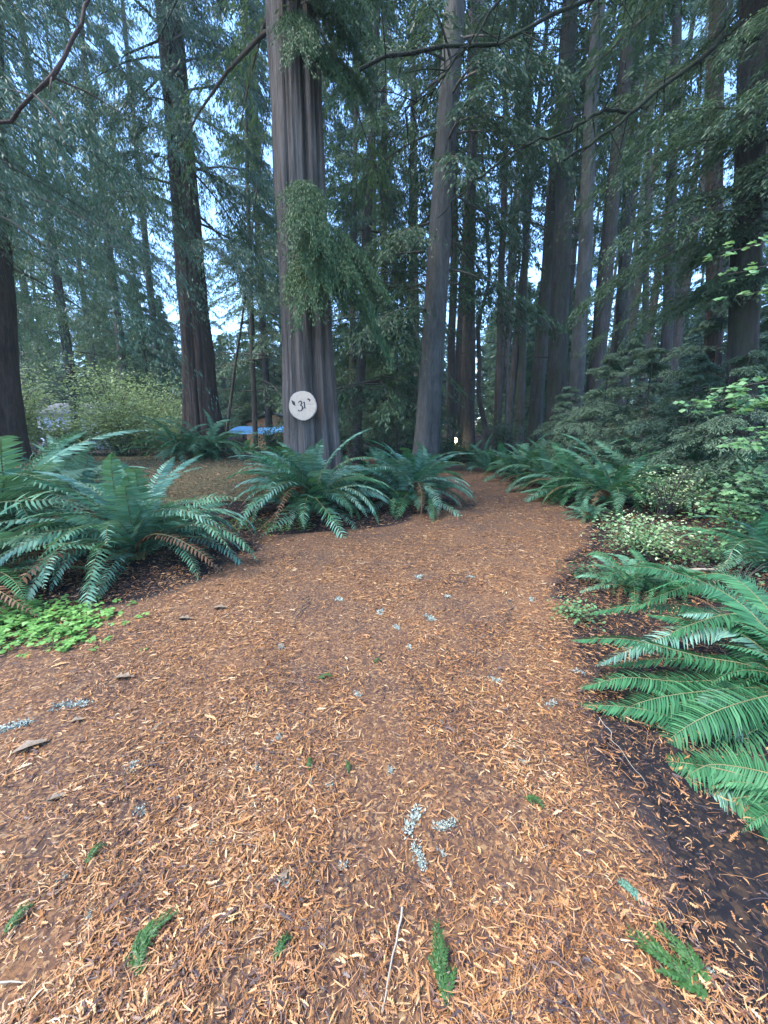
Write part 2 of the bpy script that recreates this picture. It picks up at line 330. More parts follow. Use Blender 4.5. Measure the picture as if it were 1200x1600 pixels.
# ------------------------------------------------------------------ trunks and crowns
def trunk_mesh(name, mat, r0, h, lean=(0, 0), flare=.35, seg=32, rings=None, furrow=.05, lobes=3, lobe_amp=.12, seed=0, wig=.0, spur=.0, crease=()):
    rng = np.random.default_rng(seed)
    n = rings or int(14 + h * 1.2)
    z = (np.linspace(0, 1, n) ** 1.5) * (h + .4) - .4
    a = np.linspace(0, 2 * np.pi, seg, endpoint=False)
    Z, A = np.meshgrid(z, a, indexing='ij')
    hz = np.clip(Z / h, 0, 1)
    rad = r0 * (1 - .78 * hz ** .9) * (1 + flare * np.exp(-np.maximum(Z, 0) / (r0 * 1.8)))
    ph = rng.uniform(0, 6.28, 6)
    rad *= 1 + lobe_amp * np.cos(lobes * A + ph[0] + .05 * Z) * (.35 + .65 * np.exp(-np.maximum(Z, 0) / (r0 * 5))) + lobe_amp * .5 * np.cos((lobes + 2) * A + ph[1] - .04 * Z)
    if furrow:
        k = seg / 5.0
        u = A / (2 * np.pi) * round(k)
        nz = vnoise(u + .6 * np.sin(Z * .8 + ph[2]) * .4, Z * .55 + 31 * seed, 3) ; nz2 = vnoise(u * 2, Z * .9 + 7 * seed, 5)
        # make it periodic by blending over the seam
        wgt = sstep(.9, 1., A / (2 * np.pi))
        nz = nz * (1 - wgt) + wgt * vnoise(0 * u, Z * .55 + 31 * seed, 3)
        nz3 = vnoise(u * 4 + 5, Z * 2.6 + seed, 6); nz4 = vnoise(u * 1.0 + 3, Z * 1.6 + seed, 9)
        rad *= 1 + (furrow * (nz - .5) * 2 + furrow * .5 * (nz2 - .5)) * (.5 + nz4) + furrow * .35 * (nz3 - .5) * (1 - wgt)
    for ca_, dp_, wd_ in crease:
        dA = (A - ca_ + .04 * np.sin(Z * .7) + np.pi) % (2 * np.pi) - np.pi
        rad *= 1 - dp_ * np.exp(-(dA / wd_) ** 2)
    cx = lean[0] * Z / h + wig * np.sin(Z * .9 + ph[3]) + wig * .5 * np.sin(Z * 2.1 + ph[5]); cy = lean[1] * Z / h + wig * .6 * np.sin(Z * .7 + ph[4])
    v = np.stack([cx + rad * np.cos(A), cy + rad * np.sin(A), Z], -1)
    i = np.arange(n - 1)[:, None] * seg; j = np.arange(seg)[None]; k = (j + 1) % seg
    mb = MB(); mb.add(v.reshape(-1, 3), np.stack([i + j, i + k, i + seg + k, i + seg + j], -1).reshape(-1, 4))
    if spur:      # short dead branch stubs belong to the bark's own relief
        for q in range(int(spur)):
            zz = rng.uniform(1.5, h * .6); aa = rng.uniform(0, 6.28); L = rng.uniform(.3, 1.3)
            rr = r0 * (1 - .78 * (zz / h) ** .9)
            p0 = np.array([lean[0] * zz / h, lean[1] * zz / h, zz]); dv = np.array([math.cos(aa), math.sin(aa), rng.uniform(-.25, .25)])
            pts = np.array([p0 + dv * (rr * .6), p0 + dv * (rr + L * .5), p0 + dv * (rr + L) + np.array([0, 0, -.12 * L])])
            v, f = tube(pts, [.022, .014, .005], 4); mb.add(v, f)
    return mb.mesh(name, [mat])

def foliage(mb, rng, org, az, L, elev, droop, ntw, nlf, ll, lw, tw=.38, hang=.35, stem=True, stem_r=.014, leaf_m=0, stem_m=1, t0=.15):
    """adds drooping flat sprays along branches. org (n,3), az, L, elev (n,)"""
    n = len(az)
    hd = np.stack([np.cos(az), np.sin(az), 0 * az], -1)
    def pt(t, k):   # t (m,), k index of branch
        return org[k] + hd[k] * (L[k] * t)[:, None] + np.stack([0 * t, 0 * t, L[k] * (elev[k] * t - droop[k] * t * t)], -1)
    if stem:
        tt = np.linspace(0, 1, 6); seg = 3
        ang = np.linspace(0, 2 * np.pi, seg, endpoint=False)
        K = np.repeat(np.arange(n), 6); T = np.tile(tt, n); P = pt(T, K)
        sd = np.stack([-hd[K, 1], hd[K, 0], 0 * T], -1); up = np.array([0, 0, 1.])
        rr = (L[K] * stem_r * (1.05 - T))[:, None]
        V = P[:, None] + rr[:, None] * (np.cos(ang)[None, :, None] * sd[:, None] + np.sin(ang)[None, :, None] * up)
        V = V.reshape(n, 6, seg, 3); base = (np.arange(n) * 6 * seg)[:, None, None] + (np.arange(5) * seg)[None, :, None] + np.arange(seg)[None, None]
        nxt = (np.arange(n) * 6 * seg)[:, None, None] + (np.arange(5) * seg)[None, :, None] + ((np.arange(seg) + 1) % seg)[None, None]
        mb.add(V.reshape(-1, 3), np.stack([base, nxt, nxt + seg, base + seg], -1).reshape(-1, 4), stem_m)
    K = np.repeat(np.arange(n), ntw); m = len(K)
    T = rng.uniform(t0, 1, m); P = pt(T, K)
    sg = rng.choice([-1, 1], m); ta = az[K] + sg * rng.uniform(.45, 1.15, m) * (1 - .3 * T)
    tl = L[K] * tw * (1 - .62 * T) * rng.uniform(.6, 1.2, m) + .08 * L[K] ** .5
    td = rng.uniform(.1, .45, m) + hang * .5
    sl = (elev[K] - 2 * droop[K] * T) * .6
    thd = np.stack([np.cos(ta), np.sin(ta), sl], -1)
    KK = np.repeat(np.arange(m), nlf); q = len(KK)
    U = rng.uniform(.03, 1, q); l2 = tl[KK]
    pos = P[KK] + thd[KK] * (l2 * U)[:, None]; pos[:, 2] -= td[KK] * l2 * U * U
    pos += rng.normal(0, 1, (q, 3)) * np.array([.04, .04, .03]) * (ll / .1) ** .5
    s2 = rng.choice([-1, 1], q) * rng.uniform(.2, .95, q); ca, sa = np.cos(s2), np.sin(s2)
    d = np.stack([thd[KK, 0] * ca - thd[KK, 1] * sa, thd[KK, 0] * sa + thd[KK, 1] * ca, thd[KK, 2] - td[KK] * 1.4 * U - hang * rng.uniform(0, 1.3, q)], -1)
    nr = np.array([0, 0, 1.]) + rng.normal(0, .45, (q, 3))
    sz = rng.uniform(.6, 1.3, q)
    leaves(mb, pos, d, nr, ll * sz, lw * sz, leaf_m)

def crown_mesh(name, mat, seed, z0, z1, nb, R0, R1, ntw, nlf, ll, lw, elev=(.0, .35), droop=(.25, .5), hang=.35, rbot=None, power=.8, lean=(0, 0), h=None, azr=None, stem_r=.012):
    rng = np.random.default_rng(seed); mb = MB()
    u = np.sort(rng.uniform(0, 1, nb) ** .9); z = z0 + (z1 - z0) * u
    Rz = R0 * (1 - u) ** power + R1
    if rbot: Rz = np.minimum(Rz, rbot + (R0 - rbot) * np.clip(u / .15, 0, 1))
    L = Rz * rng.uniform(.6, 1.15, nb)
    az = rng.uniform(0, 2 * np.pi, nb) if azr is None else rng.uniform(azr[0], azr[1], nb)
    hh = h or z1
    org = np.stack([lean[0] * z / hh, lean[1] * z / hh, z], -1)
    foliage(mb, rng, org, az, L, rng.uniform(*elev, nb), rng.uniform(*droop, nb), ntw, nlf, ll, lw, hang=hang, stem_r=stem_r)
    return mb.mesh(name, [mat, M['twig']])

HF = {}
def base_at(x650, Y):
    p = at(x650, 667, Y); return np.array([p[0], Y, float(th(p[0], Y))])

def tree(label, cat, x650, Y, wpx, trunk_kw, crown=None, group=None, topx=None, topy=0, mat='firbark', h=28, name='conifer_tree', rz=0, crown_mat=None, seed=0):
    b = base_at(x650, Y)
    r0 = wpx / 2 / 600 * Y * cP * 1.02
    lean = (0, 0)
    if topx is not None:
        q = at(topx, topy, Y); s = (q[0] - b[0]) / (q[2] - CH); lean = (s * h, 0)
        b[0] -= s * CH
    root = thing(name, label, cat, tuple(b), group)
    link('trunk', trunk_mesh('trunk', M[mat], r0, h, lean=lean, seed=seed, **trunk_kw), root)
    return root, lean, r0

# --- the cedar that carries the sign
SIGN_Y = 7.4
sc_root, lean, sc_r = tree('big grey cedar carrying the round wooden number sign, ferns at its foot', 'tree', 487, SIGN_Y, 78,
    dict(seg=200, rings=220, furrow=.085, lobes=3, lobe_amp=.13, flare=.30, crease=((5.15, .30, .10), (5.65, .16, .07), (4.35, .10, .05), (4.0, .08, .05))), topx=459, mat='cedarbark', h=30, seed=11, name='cedar_tree')
mb = MB(); rng = np.random.default_rng(5)
def br(pts): pass
n = 34
org = np.stack([np.full(n, .1), np.full(n, -.3), np.concatenate([rng.uniform(4.0, 5.1, 14), rng.uniform(6.9, 9.2, 20)])], -1)
foliage(mb, rng, org, rng.uniform(-1.9, .1, n), rng.uniform(.7, 1.35, n), rng.uniform(-.25, .05, n), rng.uniform(.5, .9, n), 70, 60, .05, .012, tw=.36, hang=.8, stem_r=.007)
n = 60
org = np.stack([np.zeros(n), np.zeros(n), rng.uniform(7, 28, n)], -1)
foliage(mb, rng, org, rng.uniform(0, 6.28, n), (4.2 - org[:, 2] * .11), rng.uniform(-.1, .2, n), rng.uniform(.3, .55, n), 34, 22, .10, .026, tw=.36, hang=.6)
mb.build('crown', [M['yelcedar'], M['twig']], sc_root)

# --- the dark cedar on the left
lc_root, lean, lc_r = tree('dark brown leaning cedar standing behind the brown lawn', 'tree', 318, 14, 43,
    dict(seg=120, rings=140, furrow=.11, lobes=2, lobe_amp=.14, flare=.75, crease=((4.9, .22, .10),)), topx=272, topy=100, mat='redbark', h=30, seed=4, name='cedar_tree')
mb = MB(); rng = np.random.default_rng(6); n = 74
org = np.stack([np.zeros(n), np.zeros(n), rng.uniform(6.5, 27, n)], -1); org[:, 0] += lean[0] * org[:, 2] / 30
foliage(mb, rng, org, rng.uniform(0, 6.28, n), 4.6 - org[:, 2] * .12, rng.uniform(-.15, .15, n), rng.uniform(.3, .6, n), 46, 34, .13, .028, tw=.38, hang=.8)
n = 34; org = np.stack([np.zeros(n), np.full(n, -.3), rng.uniform(7.5, 19, n)], -1); org[:, 0] += lean[0] * org[:, 2] / 30
foliage(mb, rng, org, rng.uniform(-2.9, -.2, n), rng.uniform(1.8, 3.8, n), rng.uniform(-.1, .2, n), rng.uniform(.3, .6, n), 48, 40, .11, .024, tw=.4, hang=.9)
mb.build('crown', [M['bluecedar'], M['twig']], lc_root)

# --- far-left cedar
fl_root, lean, _ = tree('thick dark cedar trunk at the far left edge beside bright shrubs', 'tree', -6, 9.6, 66,
    dict(seg=80, rings=50, furrow=.08, lobes=3, lobe_amp=.1), topx=-20, topy=200, mat='redbark', h=27, seed=7, name='cedar_tree')
mb = MB(); rng = np.random.default_rng(8); n = 84
org = np.stack([np.zeros(n), np.zeros(n), np.concatenate([rng.uniform(4.2, 24, 60), rng.uniform(3.8, 10, 24)])], -1)
foliage(mb, rng, org, rng.uniform(0, 6.28, n), 4.4 - org[:, 2] * .12, rng.uniform(-.1, .2, n), rng.uniform(.3, .6, n), 48, 44, .075, .016, tw=.4, hang=.8)
mb.build('crown', [M['bluecedar'], M['twig']], fl_root)

# --- the pale grey cedar where the path bends
gc_root, lean, gc_r = tree('stout smooth grey trunk flaring at its foot where the path bends', 'tree', 668, 13.5, 37,
    dict(seg=96, rings=60, furrow=.035, lobes=2, lobe_amp=.07, flare=.35), topx=705, topy=100, mat='greybark', h=31, seed=9, name='cedar_tree')
mb = MB(); rng = np.random.default_rng(12); n = 70
org = np.stack([np.zeros(n), np.zeros(n), rng.uniform(6.0, 28, n)], -1); org[:, 0] += lean[0] * org[:, 2] / 31
azs = rng.uniform(0, 6.28, n)
foliage(mb, rng, org, azs, 4.4 - org[:, 2] * .11, rng.uniform(-.1, .2, n), rng.uniform(.3, .55, n), 34, 22, .16, .045, tw=.38, hang=.5)
n = 8
org = np.stack([rng.uniform(-.4, 0, n), np.full(n, -.2), rng.uniform(4.6, 7.5, n)], -1)
foliage(mb, rng, org, rng.uniform(2.4, 4.4, n), rng.uniform(1.6, 3.2, n), rng.uniform(-.1, .1, n), rng.uniform(.3, .5, n), 50, 26, .13, .036, tw=.42, hang=.6)
mb.build('crown', [M['hemlock'], M['twig']], gc_root)

# --- shared crowns for the conifers of the forest
CR = {}
for k in range(4):   # tall forest trees: bare below, sparse to the top
    CR['tall', k] = crown_mesh('crown', M['hemlock'], 40 + k, 7.5 + k * .8, 31, 46, 2.6, .4, 20, 12, .20, .055, elev=(-.2, .25), droop=(.15, .45))
for k in range(3):   # lower branched
    CR['low', k] = crown_mesh('crown', M['cedar'], 60 + k, 2.4 + .6 * k, 26, 125, 3.6, .4, 30, 16, .15, .036, elev=(-.15, .2), droop=(.2, .5), hang=.5)
for k in range(3):   # young understorey hemlocks, branched to the ground
    CR['young', k] = crown_mesh('crown', M['cedar'], 70 + k, .5, 9 + k, 80, 2.1, .15, 26, 14, .13, .045, elev=(.0, .3), droop=(.2, .4), hang=.3)

for k in range(2):   # low saplings with flat wide sprays
    CR['sap', k] = crown_mesh('crown', M['sapling'], 90 + k, .35, 4.4, 54, 2.1, .25, 30, 18, .085, .026, elev=(-.05, .3), droop=(.15, .35), hang=.22)
def forest_tree(label, x650, Y, wpx, topx=None, topy=0, mat='firbark', crown=('tall', 0), h=30, group=None, seed=0, wig=0, spur=8, cs=1.0, dead=0, seg=28):
    root, lean, r0 = tree(label, 'tree', x650, Y, wpx, dict(seg=seg, furrow=.06, lobe_amp=.05, flare=.3, wig=wig, spur=spur), topx=topx, topy=topy, mat=mat, h=h, seed=seed, group=group)
    if crown is not None:
        o = link('crown', CR[crown], root, (lean[0] * .5, 0, 0), (0, 0, (seed * 2.4) % 6.28), (cs, cs, h / 31.0))
        if abs(lean[0]) > .5: o.location = (lean[0] * .55, 0, 0)
    return root
named = [
 ('slim dark trunk between the sign cedar and the smooth grey trunk', 560, 16, 15, 590, 0, 'firbark', ('low', 0)),
 ('thin black trunk pressed close behind the smooth grey trunk', 704, 18, 13, 716, 0, 'firbark', ('tall', 0)),
 ('straight dark trunk beside the little glowing lamp', 732, 19, 18, 738, 0, 'firbark', ('tall', 1)),
 ('thin crooked trunk bending sideways behind the far ferns', 750, 17, 9, 762, 240, 'firbark', None),
 ('narrow dark trunk above the weathered stump', 777, 22, 12, 795, 0, 'firbark', ('tall', 2)),
 ('pole thin pale grey trunk beside the narrow dark one', 791, 22, 6, 800, 200, 'greybark', None),
 ('greenish slim trunk left of the mossy leaning trunk', 812, 24, 13, 830, 0, 'mossbark', ('tall', 3)),
 ('dark mossy trunk leaning right behind the low mound', 836, 17, 22, 888, 0, 'mossbark', ('tall', 0)),
 ('wide olive brown trunk just left of the pale spotted trunk', 868, 15.5, 30, 880, 300, 'mossbark', ('tall', 1)),
 ('pale grey trunk with dark knots, the lightest on the right', 897, 14, 23, 933, 0, 'greybark', ('tall', 2)),
 ('dark trunk leaning right beside the pale spotted trunk', 922, 14.5, 24, 972, 150, 'firbark', ('tall', 3)),
 ('medium brown trunk behind the young hemlock sprays', 962, 17, 19, 985, 200, 'firbark', ('tall', 0)),
 ('skinny trunk in the gap of bright sky on the right', 1000, 21, 10, 1012, 200, 'firbark', ('tall', 1)),
 ('bluish grey trunk standing in the bright gap on the right', 1036, 17, 17, 1048, 250, 'firbark', ('tall', 2)),
 ('reddish brown trunk next to the biggest trunk on the right', 1108, 10.5, 24, 1112, 300, 'redbark', ('tall', 3)),
 ('thin trunk behind the left cedar, seen between it and the sign', 398, 21, 8, 385, 200, 'firbark', ('low', 1)),
 ('leaning dark sapling beside the blue tarp', 360, 17, 5, 385, 470, 'firbark', None),
]
for k, (lab, x, Yd, wp, tx, ty, mt, cr) in enumerate(named):
    forest_tree(lab, x, Yd, wp, tx, ty, mt, cr, h=30 if cr else 13, seed=20 + k, wig=.16 if 'crooked' in lab else 0.02, spur=12 if Yd < 25 else 4)

# --- the big tree on the right with mossy limbs reaching over the path
rt_root, lean, _ = tree('big dark trunk at the right edge with long mossy limbs reaching over the path', 'tree', 1156, 7, 38,
    dict(seg=64, rings=50, furrow=.07, lobes=3, lobe_amp=.06), topx=1178, mat='firbark', h=28, seed=17, name='conifer_tree')
rb = np.array(rt_root.location)
def limb(parent, base, pts, r0, r1, mat, n=28, seg=8, seed=0):
    P_ = spline(pts, n); rg = np.random.default_rng(seed)
    P_ = P_ + rg.normal(0, .012, P_.shape)
    rad = np.linspace(r0, r1, n) * (1 + .18 * rg.normal(0, 1, n).clip(-1.5, 1.5))
    v, f = tube(P_ - base, rad, seg); mb = MB(); mb.add(v, f)
    return mb, P_
def limb_part(root, pts, r0, r1, mat='limbmoss', seed=0, twigs=16, leaf=None):
    base = np.array(root.location)
    mb, P_ = limb(root, base, pts, r0, r1, mat, seed=seed); rg = np.random.default_rng(seed + 99)
    for q in range(twigs):
        k = rg.integers(4, len(P_) - 1); d = rg.normal(0, 1, 3); d[2] = -abs(d[2]) * .7; d = d / np.linalg.norm(d); L = rg.uniform(.15, .7)
        tp = np.array([P_[k], P_[k] + d * L * .5, P_[k] + d * L + np.array([0, 0, -.1 * L])]) - base
        v, f = tube(tp, [.008, .005, .002], 4); mb.add(v, f)
    return mb.build('branch', M[mat], root)
limb_part(rt_root, [rb + (.05, 0, 6.9), at(1140, 60, 6.8), at(1105, 85, 6.5), at(1035, 135, 6.1), at(975, 185, 5.8), at(925, 222, 5.6), at(880, 250, 5.5)], .05, .014, seed=1)
limb_part(rt_root, [at(985, 176, 5.85), at(945, 172, 5.7), at(890, 205, 5.5), at(835, 222, 5.4), at(760, 268, 5.2), at(685, 340, 5.1)], .024, .006, seed=2)
limb_part(rt_root, [rb + (.02, 0, 8.6), at(1000, -40, 6.2), at(915, 2, 5.6), at(850, 30, 5.3), at(795, 58, 5.1), at(715, 72, 5.0), at(640, 82, 5.0), at(560, 110, 5.0)], .036, .014, seed=3, twigs=44)
limb_part(rt_root, [at(740, 70, 5.05), at(712, 90, 5.0), at(680, 135, 5.0), at(632, 172, 4.9)], .014, .004, seed=4)
limb_part(rt_root, [rb + (.0, 0, 9.4), at(860, -60, 5.6), at(780, 5, 5.4), at(752, 40, 5.3), at(735, 72, 5.2)], .026, .012, seed=5)
mb = MB(); rng = np.random.default_rng(21); n = 104
org = np.stack([np.zeros(n), np.zeros(n), rng.uniform(3.9, 10.5, n)], -1)
foliage(mb, rng, org, np.where(np.arange(n) % 2, rng.uniform(2.2, 5.2, n), rng.uniform(3.7, 5.3, n)), rng.uniform(1.2, 3.4, n), rng.uniform(-.1, .25, n), rng.uniform(.2, .45, n), 60, 40, .065, .017, tw=.42, hang=.35)
n = 60
org = np.stack([np.zeros(n), np.zeros(n), rng.uniform(8, 26, n)], -1)
foliage(mb, rng, org, rng.uniform(0, 6.28, n), 4.2 - org[:, 2] * .12, rng.uniform(-.1, .2, n), rng.uniform(.2, .45, n), 36, 22, .12, .035, tw=.4, hang=.4)
mb.build('crown', [M['hemlock'], M['twig']], rt_root)

# --- background forest, each tree its own
rng = np.random.default_rng(77)
def bg_tree(k, x, Yd, wp, kind, mat):
    forest_tree('', x, Yd, wp, None, 0, mat, kind, h=rng.uniform(25, 34), seed=200 + k, spur=0, cs=rng.uniform(.9, 1.35), seg=14)
k = 0
protos = {}
for i in range(4):
    me = trunk_mesh('trunk', M['firbark'], .28, 30, lean=((-.8, .4, 1.0, .1)[i], 0), seed=300 + i, seg=18, furrow=.06, lobe_amp=.05, spur=10)
    protos[i] = me
FARLAB = 'slim straight conifer far back in the dense forest'
def far_tree(x, y, kind, s, i, group='far forest conifers', label=FARLAB):
    root = thing('conifer_tree', label, 'tree', (x, y, float(th(x, y)) - .1), group, rng.uniform(0, 6.28), s)
    link('trunk', protos[i % 4], root)
    link('crown', CR[kind], root, (0, 0, 0), (0, 0, rng.uniform(0, 6.28)))
placed = []
tries = 0
while len(placed) < 76 and tries < 6000:
    tries += 1
    Yd = 21 + 42 * rng.uniform() ** 1.1; xx = rng.uniform(-1.12, 1.12) * Yd
    if xx < -2 and Yd < 30 : continue
    if any((xx - a) ** 2 + (Yd - b) ** 2 < 2.6 ** 2 for a, b in placed): continue
    placed.append((xx, Yd))
    left = xx < .0 * Yd
    kind = ('low', len(placed) % 3) if left or rng.uniform() < .08 else ('tall', len(placed) % 4)
    far_tree(xx, Yd, kind, rng.uniform(.8, 1.2) if not left else rng.uniform(.75, 1.15), len(placed))

# --- trees on the left between the cedars (out of the clearing)
for k, (x, Yd, kind, s) in enumerate([(120, 19, ('low', 1), .85), (205, 23, ('low', 2), .95), (60, 25, ('low', 0), 1.0), (-60, 17, ('low', 2), .8), (255, 27, ('low', 0), 1.), (420, 26, ('low', 2), .9), (520, 25, ('low', 1), .95), (600, 24, ('low', 0), .9)]):
    b = base_at(x, Yd); far_tree(b[0], Yd, kind, s, k, 'drooping cedars behind the clearing', 'drooping green cedar behind the clearing on the left')

# --- young hemlocks
yng_tr = trunk_mesh('trunk', M['firbark'], .09, 10, seed=400, seg=10, furrow=.03, lobe_amp=.03)
def young(label, x, Yd, s, k, group=None, sx=1.0, kind='young'):
    b = base_at(x, Yd); root = thing('young_hemlock', label, 'tree', tuple(b), group, k * 1.7, s)
    link('trunk', yng_tr if kind == 'young' else sap_tr, root); link('crown', CR[kind, k % (3 if kind == 'young' else 2)], root, (0, 0, 0), None, (sx, sx, 1))
sap_tr = trunk_mesh('trunk', M['firbark'], .05, 4.8, seed=401, seg=8, furrow=.03, lobe_amp=.03)
YG = 'young hemlocks of the understorey'
for k, (x, Yd, s, lab) in enumerate([
  (400, 31, 1.2, 'young hemlock with flat dark sprays behind the blue tarp'), (240, 20, .8, 'young hemlock with dark sprays left of the dark leaning cedar'),
  (620, 20, .9, 'bushy young hemlock left of the smooth grey trunk'), (1190, 9.0, .55, 'dark young hemlock behind the big trunk on the right'),
  (545, 22, .8, 'young hemlock right behind the sign cedar')]):
    young(lab, x, Yd, s, k, YG)
for k, (x, Yd, s, lab) in enumerate([(940, 10, .72, 'sapling with flat grey green sprays above the right path edge ferns'), (885, 11.6, .58, 'low sapling at the foot of the pale spotted trunk'),
  (1005, 8.8, .70, 'sapling with teal sprays in front of the bright gap among trunks'), (1075, 7.6, .62, 'dark sapling below the reddish brown trunk'), (1150, 6.6, .60, 'dark sapling at the foot of the big dark right hand trunk'),
  (975, 12.5, .85, 'taller sapling in the shade behind the flat sprayed one'), (1100, 10, .95, 'tall dark sapling left of the reddish brown trunk'), (1195, 7.6, .8, 'dark sapling at the right edge behind the maple')]):
    young(lab, x, Yd, s, k, 'hemlock saplings right of the path', kind='sap')
for k in range(60):
    Yd = rng.uniform(25, 52); x = rng.uniform(-.95, .95) * Yd
    if -14 < x < -6 and Yd < 32: continue
    root = thing('young_hemlock', 'small hemlock filling the gaps between the far trunks', 'tree', (x, Yd, float(th(x, Yd))), 'small hemlocks among the far trunks', rng.uniform(0, 6), rng.uniform(.6, 1.25))
    link('trunk', yng_tr, root); link('crown', CR['young', k % 3], root)

mb = MB(); r2 = np.random.default_rng(500); n = 420
ang = r2.uniform(-1.0, 1.0, n); rad = r2.uniform(56, 78, n); hx, hy = rad * np.sin(ang), rad * np.cos(ang); hz = th(hx, hy)
for k in range(n):
    H_ = r2.uniform(8, 20) * (1. if hx[k] > 0 else .75); m = 620; u = r2.uniform(0, 1, m) ** .8; R_ = 3.0 * (1 - u) + .3; aa = r2.uniform(0, 6.28, m); q = np.sqrt(r2.uniform(0, 1, m))
    pos = np.stack([hx[k] + R_ * q * np.cos(aa), hy[k] + R_ * q * np.sin(aa), hz[k] + u * H_], -1)
    d = np.stack([np.cos(aa), np.sin(aa), r2.uniform(-.9, .1, m)], -1); leaves(mb, pos, d, np.array([0, 0, 1.]) + r2.normal(0, .5, (m, 3)), r2.uniform(.5, 1.1, m), r2.uniform(.2, .4, m))
tag(mb.build('far_wood', M['cedar']), 'dense far wood of small trees closing the view behind the trunks', 'wood', kind='stuff')

# ------------------------------------------------------------------ overhanging bare branch top left (its tree stands just outside)
mt = thing('alder_tree', 'slender alder leaning in from the left with one bare brown branch overhead', 'tree', (-4.2, 2.9, 0))
link('trunk', trunk_mesh('trunk', M['redbark'], .11, 9, lean=(-.6, .2), seed=31, seg=16, furrow=.03), mt)
limb_part(mt, [np.array([-4.3, 2.95, 2.4]), at(-60, 215, 3.0), at(0, 193, 3.0), at(35, 172, 3.0), at(62, 138, 3.0), at(92, 98, 3.0), at(112, 60, 3.05), at(126, 25, 3.1), at(150, -20, 3.2), at(190, -90, 3.3)],   .019, .009, 'redbark', seed=41, twigs=5)
limb_part(lc_root, [np.array(lc_root.location) + (-1.6, 0, 21.0), at(330, -160, 9.5), at(285, -20, 8.5), at(262, 30, 8.2), at(248, 62, 8.0), at(225, 82, 8.0), at(195, 86, 8.0)], .045, .014, 'limbmoss', seed=42, twigs=6)
ov_loc = (-6.6, 5.2, float(th(-6.6, 5.2)))
ov = thing('cedar_tree', 'cedar just outside on the left whose drooping pale sprays fill the upper left', 'tree', ov_loc)
link('trunk', trunk_mesh('trunk', M['redbark'], .36, 26, seed=33, seg=40, furrow=.06), ov)
mb = MB(); rg = np.random.default_rng(43); n = 46
org = np.stack([np.zeros(n), np.zeros(n), rg.uniform(4.4, 10.5, n)], -1)
foliage(mb, rg, org, rg.uniform(-.7, 1.1, n), rg.uniform(2.2, 4.6, n), rg.uniform(-.05, .25, n), rg.uniform(.25, .5, n), 48, 40, .055, .012, tw=.36, hang=.9, stem_r=.007)
n = 50; org = np.stack([np.zeros(n), np.zeros(n), rg.uniform(5, 25, n)], -1)
foliage(mb, rg, org, rg.uniform(0, 6.28, n), 3.8 - org[:, 2] * .11, rg.uniform(-.05, .25, n), rg.uniform(.25, .5, n), 30, 22, .10, .024, hang=.8)
mb.build('crown', [M['bluecedar'], M['twig']], ov)

# ------------------------------------------------------------------ sword ferns
def frond_mesh(name, pts, width, npair, mats, roll=0., seed=0, rach=.0045, fill=1.08):
    """pinnate frond along the curve pts, width = full width at its widest"""
    rg = np.random.default_rng(seed); pts = np.asarray(pts, float); mb = MB()
    n = 24; cur = spline(pts, n) if len(pts) < n else pts; n = len(cur)
    Ltot = np.linalg.norm(np.diff(cur, axis=0), axis=1).sum()
    v, f = tube(cur, np.linspace(rach, rach * .25, n), 4); mb.add(v, f, 1)
    u = np.linspace(.10, .995, npair); idx = u * (n - 1); k = np.clip(idx.astype(int), 0, n - 2); fr = (idx - k)[:, None]
    P_ = cur[k] * (1 - fr) + cur[k + 1] * fr; tg = norm(np.gradient(cur, axis=0)); T = norm(tg[k] * (1 - fr) + tg[k + 1] * fr)
    hor = norm(cur[-1] - cur[0] + np.array([1e-6, 0, 0])); sref = norm(np.cross(hor, [0, 0, 1.]))
    S = norm(sref - T * (T @ sref)[:, None]); Nn = np.cross(S, T)
    c, s = math.cos(roll), math.sin(roll); S, Nn = S * c + Nn * s, Nn * c - S * s
    prof = np.interp(u, [0, .10, .16, .35, .6, .85, 1.], [.45, .65, .90, 1., .94, .62, .10])
    for sg in (-1, 1):
        L = width * .5 * prof * rg.uniform(.84, 1.1, npair) * np.where(rg.uniform(0, 1, npair) < .04, rg.uniform(.1, .5, npair), 1)
        ang = np.interp(u, [0, .5, 1], [1.50, 1.28, .85]) + rg.normal(0, .05, npair)
        D = norm(T * np.cos(ang)[:, None] + sg * S * np.sin(ang)[:, None] - Nn * .0)
        dr = rg.uniform(.12, .34, npair)[:, None]
        w_ = np.minimum(Ltot * .88 / npair * fill, L * .45); w_ = w_[:, None]
        tw = rg.normal(.42, .28, npair)[:, None]; W = norm(T + Nn * tw * 1.0)
        b0 = P_ - W * w_ * .30; b1 = P_ + W * w_ * .30
        m_ = P_ + D * (L * .5)[:, None] - Nn * dr * (L * .16)[:, None]
        m0 = m_ - W * w_ * .46; m1 = m_ + W * w_ * .42
        e = P_ + D * L[:, None] + T * (L * .10)[:, None] - Nn * dr * (L * .75)[:, None]
        e0 = e - W * w_ * .10; e1 = e + W * w_ * .10
        V = np.stack([b0, b1, m0, m1, e0, e1], 1).reshape(-1, 3); q = np.arange(npair)[:, None] * 6
        F1 = np.concatenate([q + np.array([0, 2, 3, 1]), q + np.array([2, 4, 5, 3])])
        mb.add(V, F1, 0)
    return mb.mesh(name, mats)
def arch(a0, a1, n=24, side=0.):
    t = np.linspace(0, 1, n); a = a0 + (a1 - a0) * t ** 1.25
    d = np.stack([np.cos(a), side * t * t, np.sin(a)], -1) / n
    return np.concatenate([[[0, 0, 0]], np.cumsum(d, 0)])[:n]
FR = {}
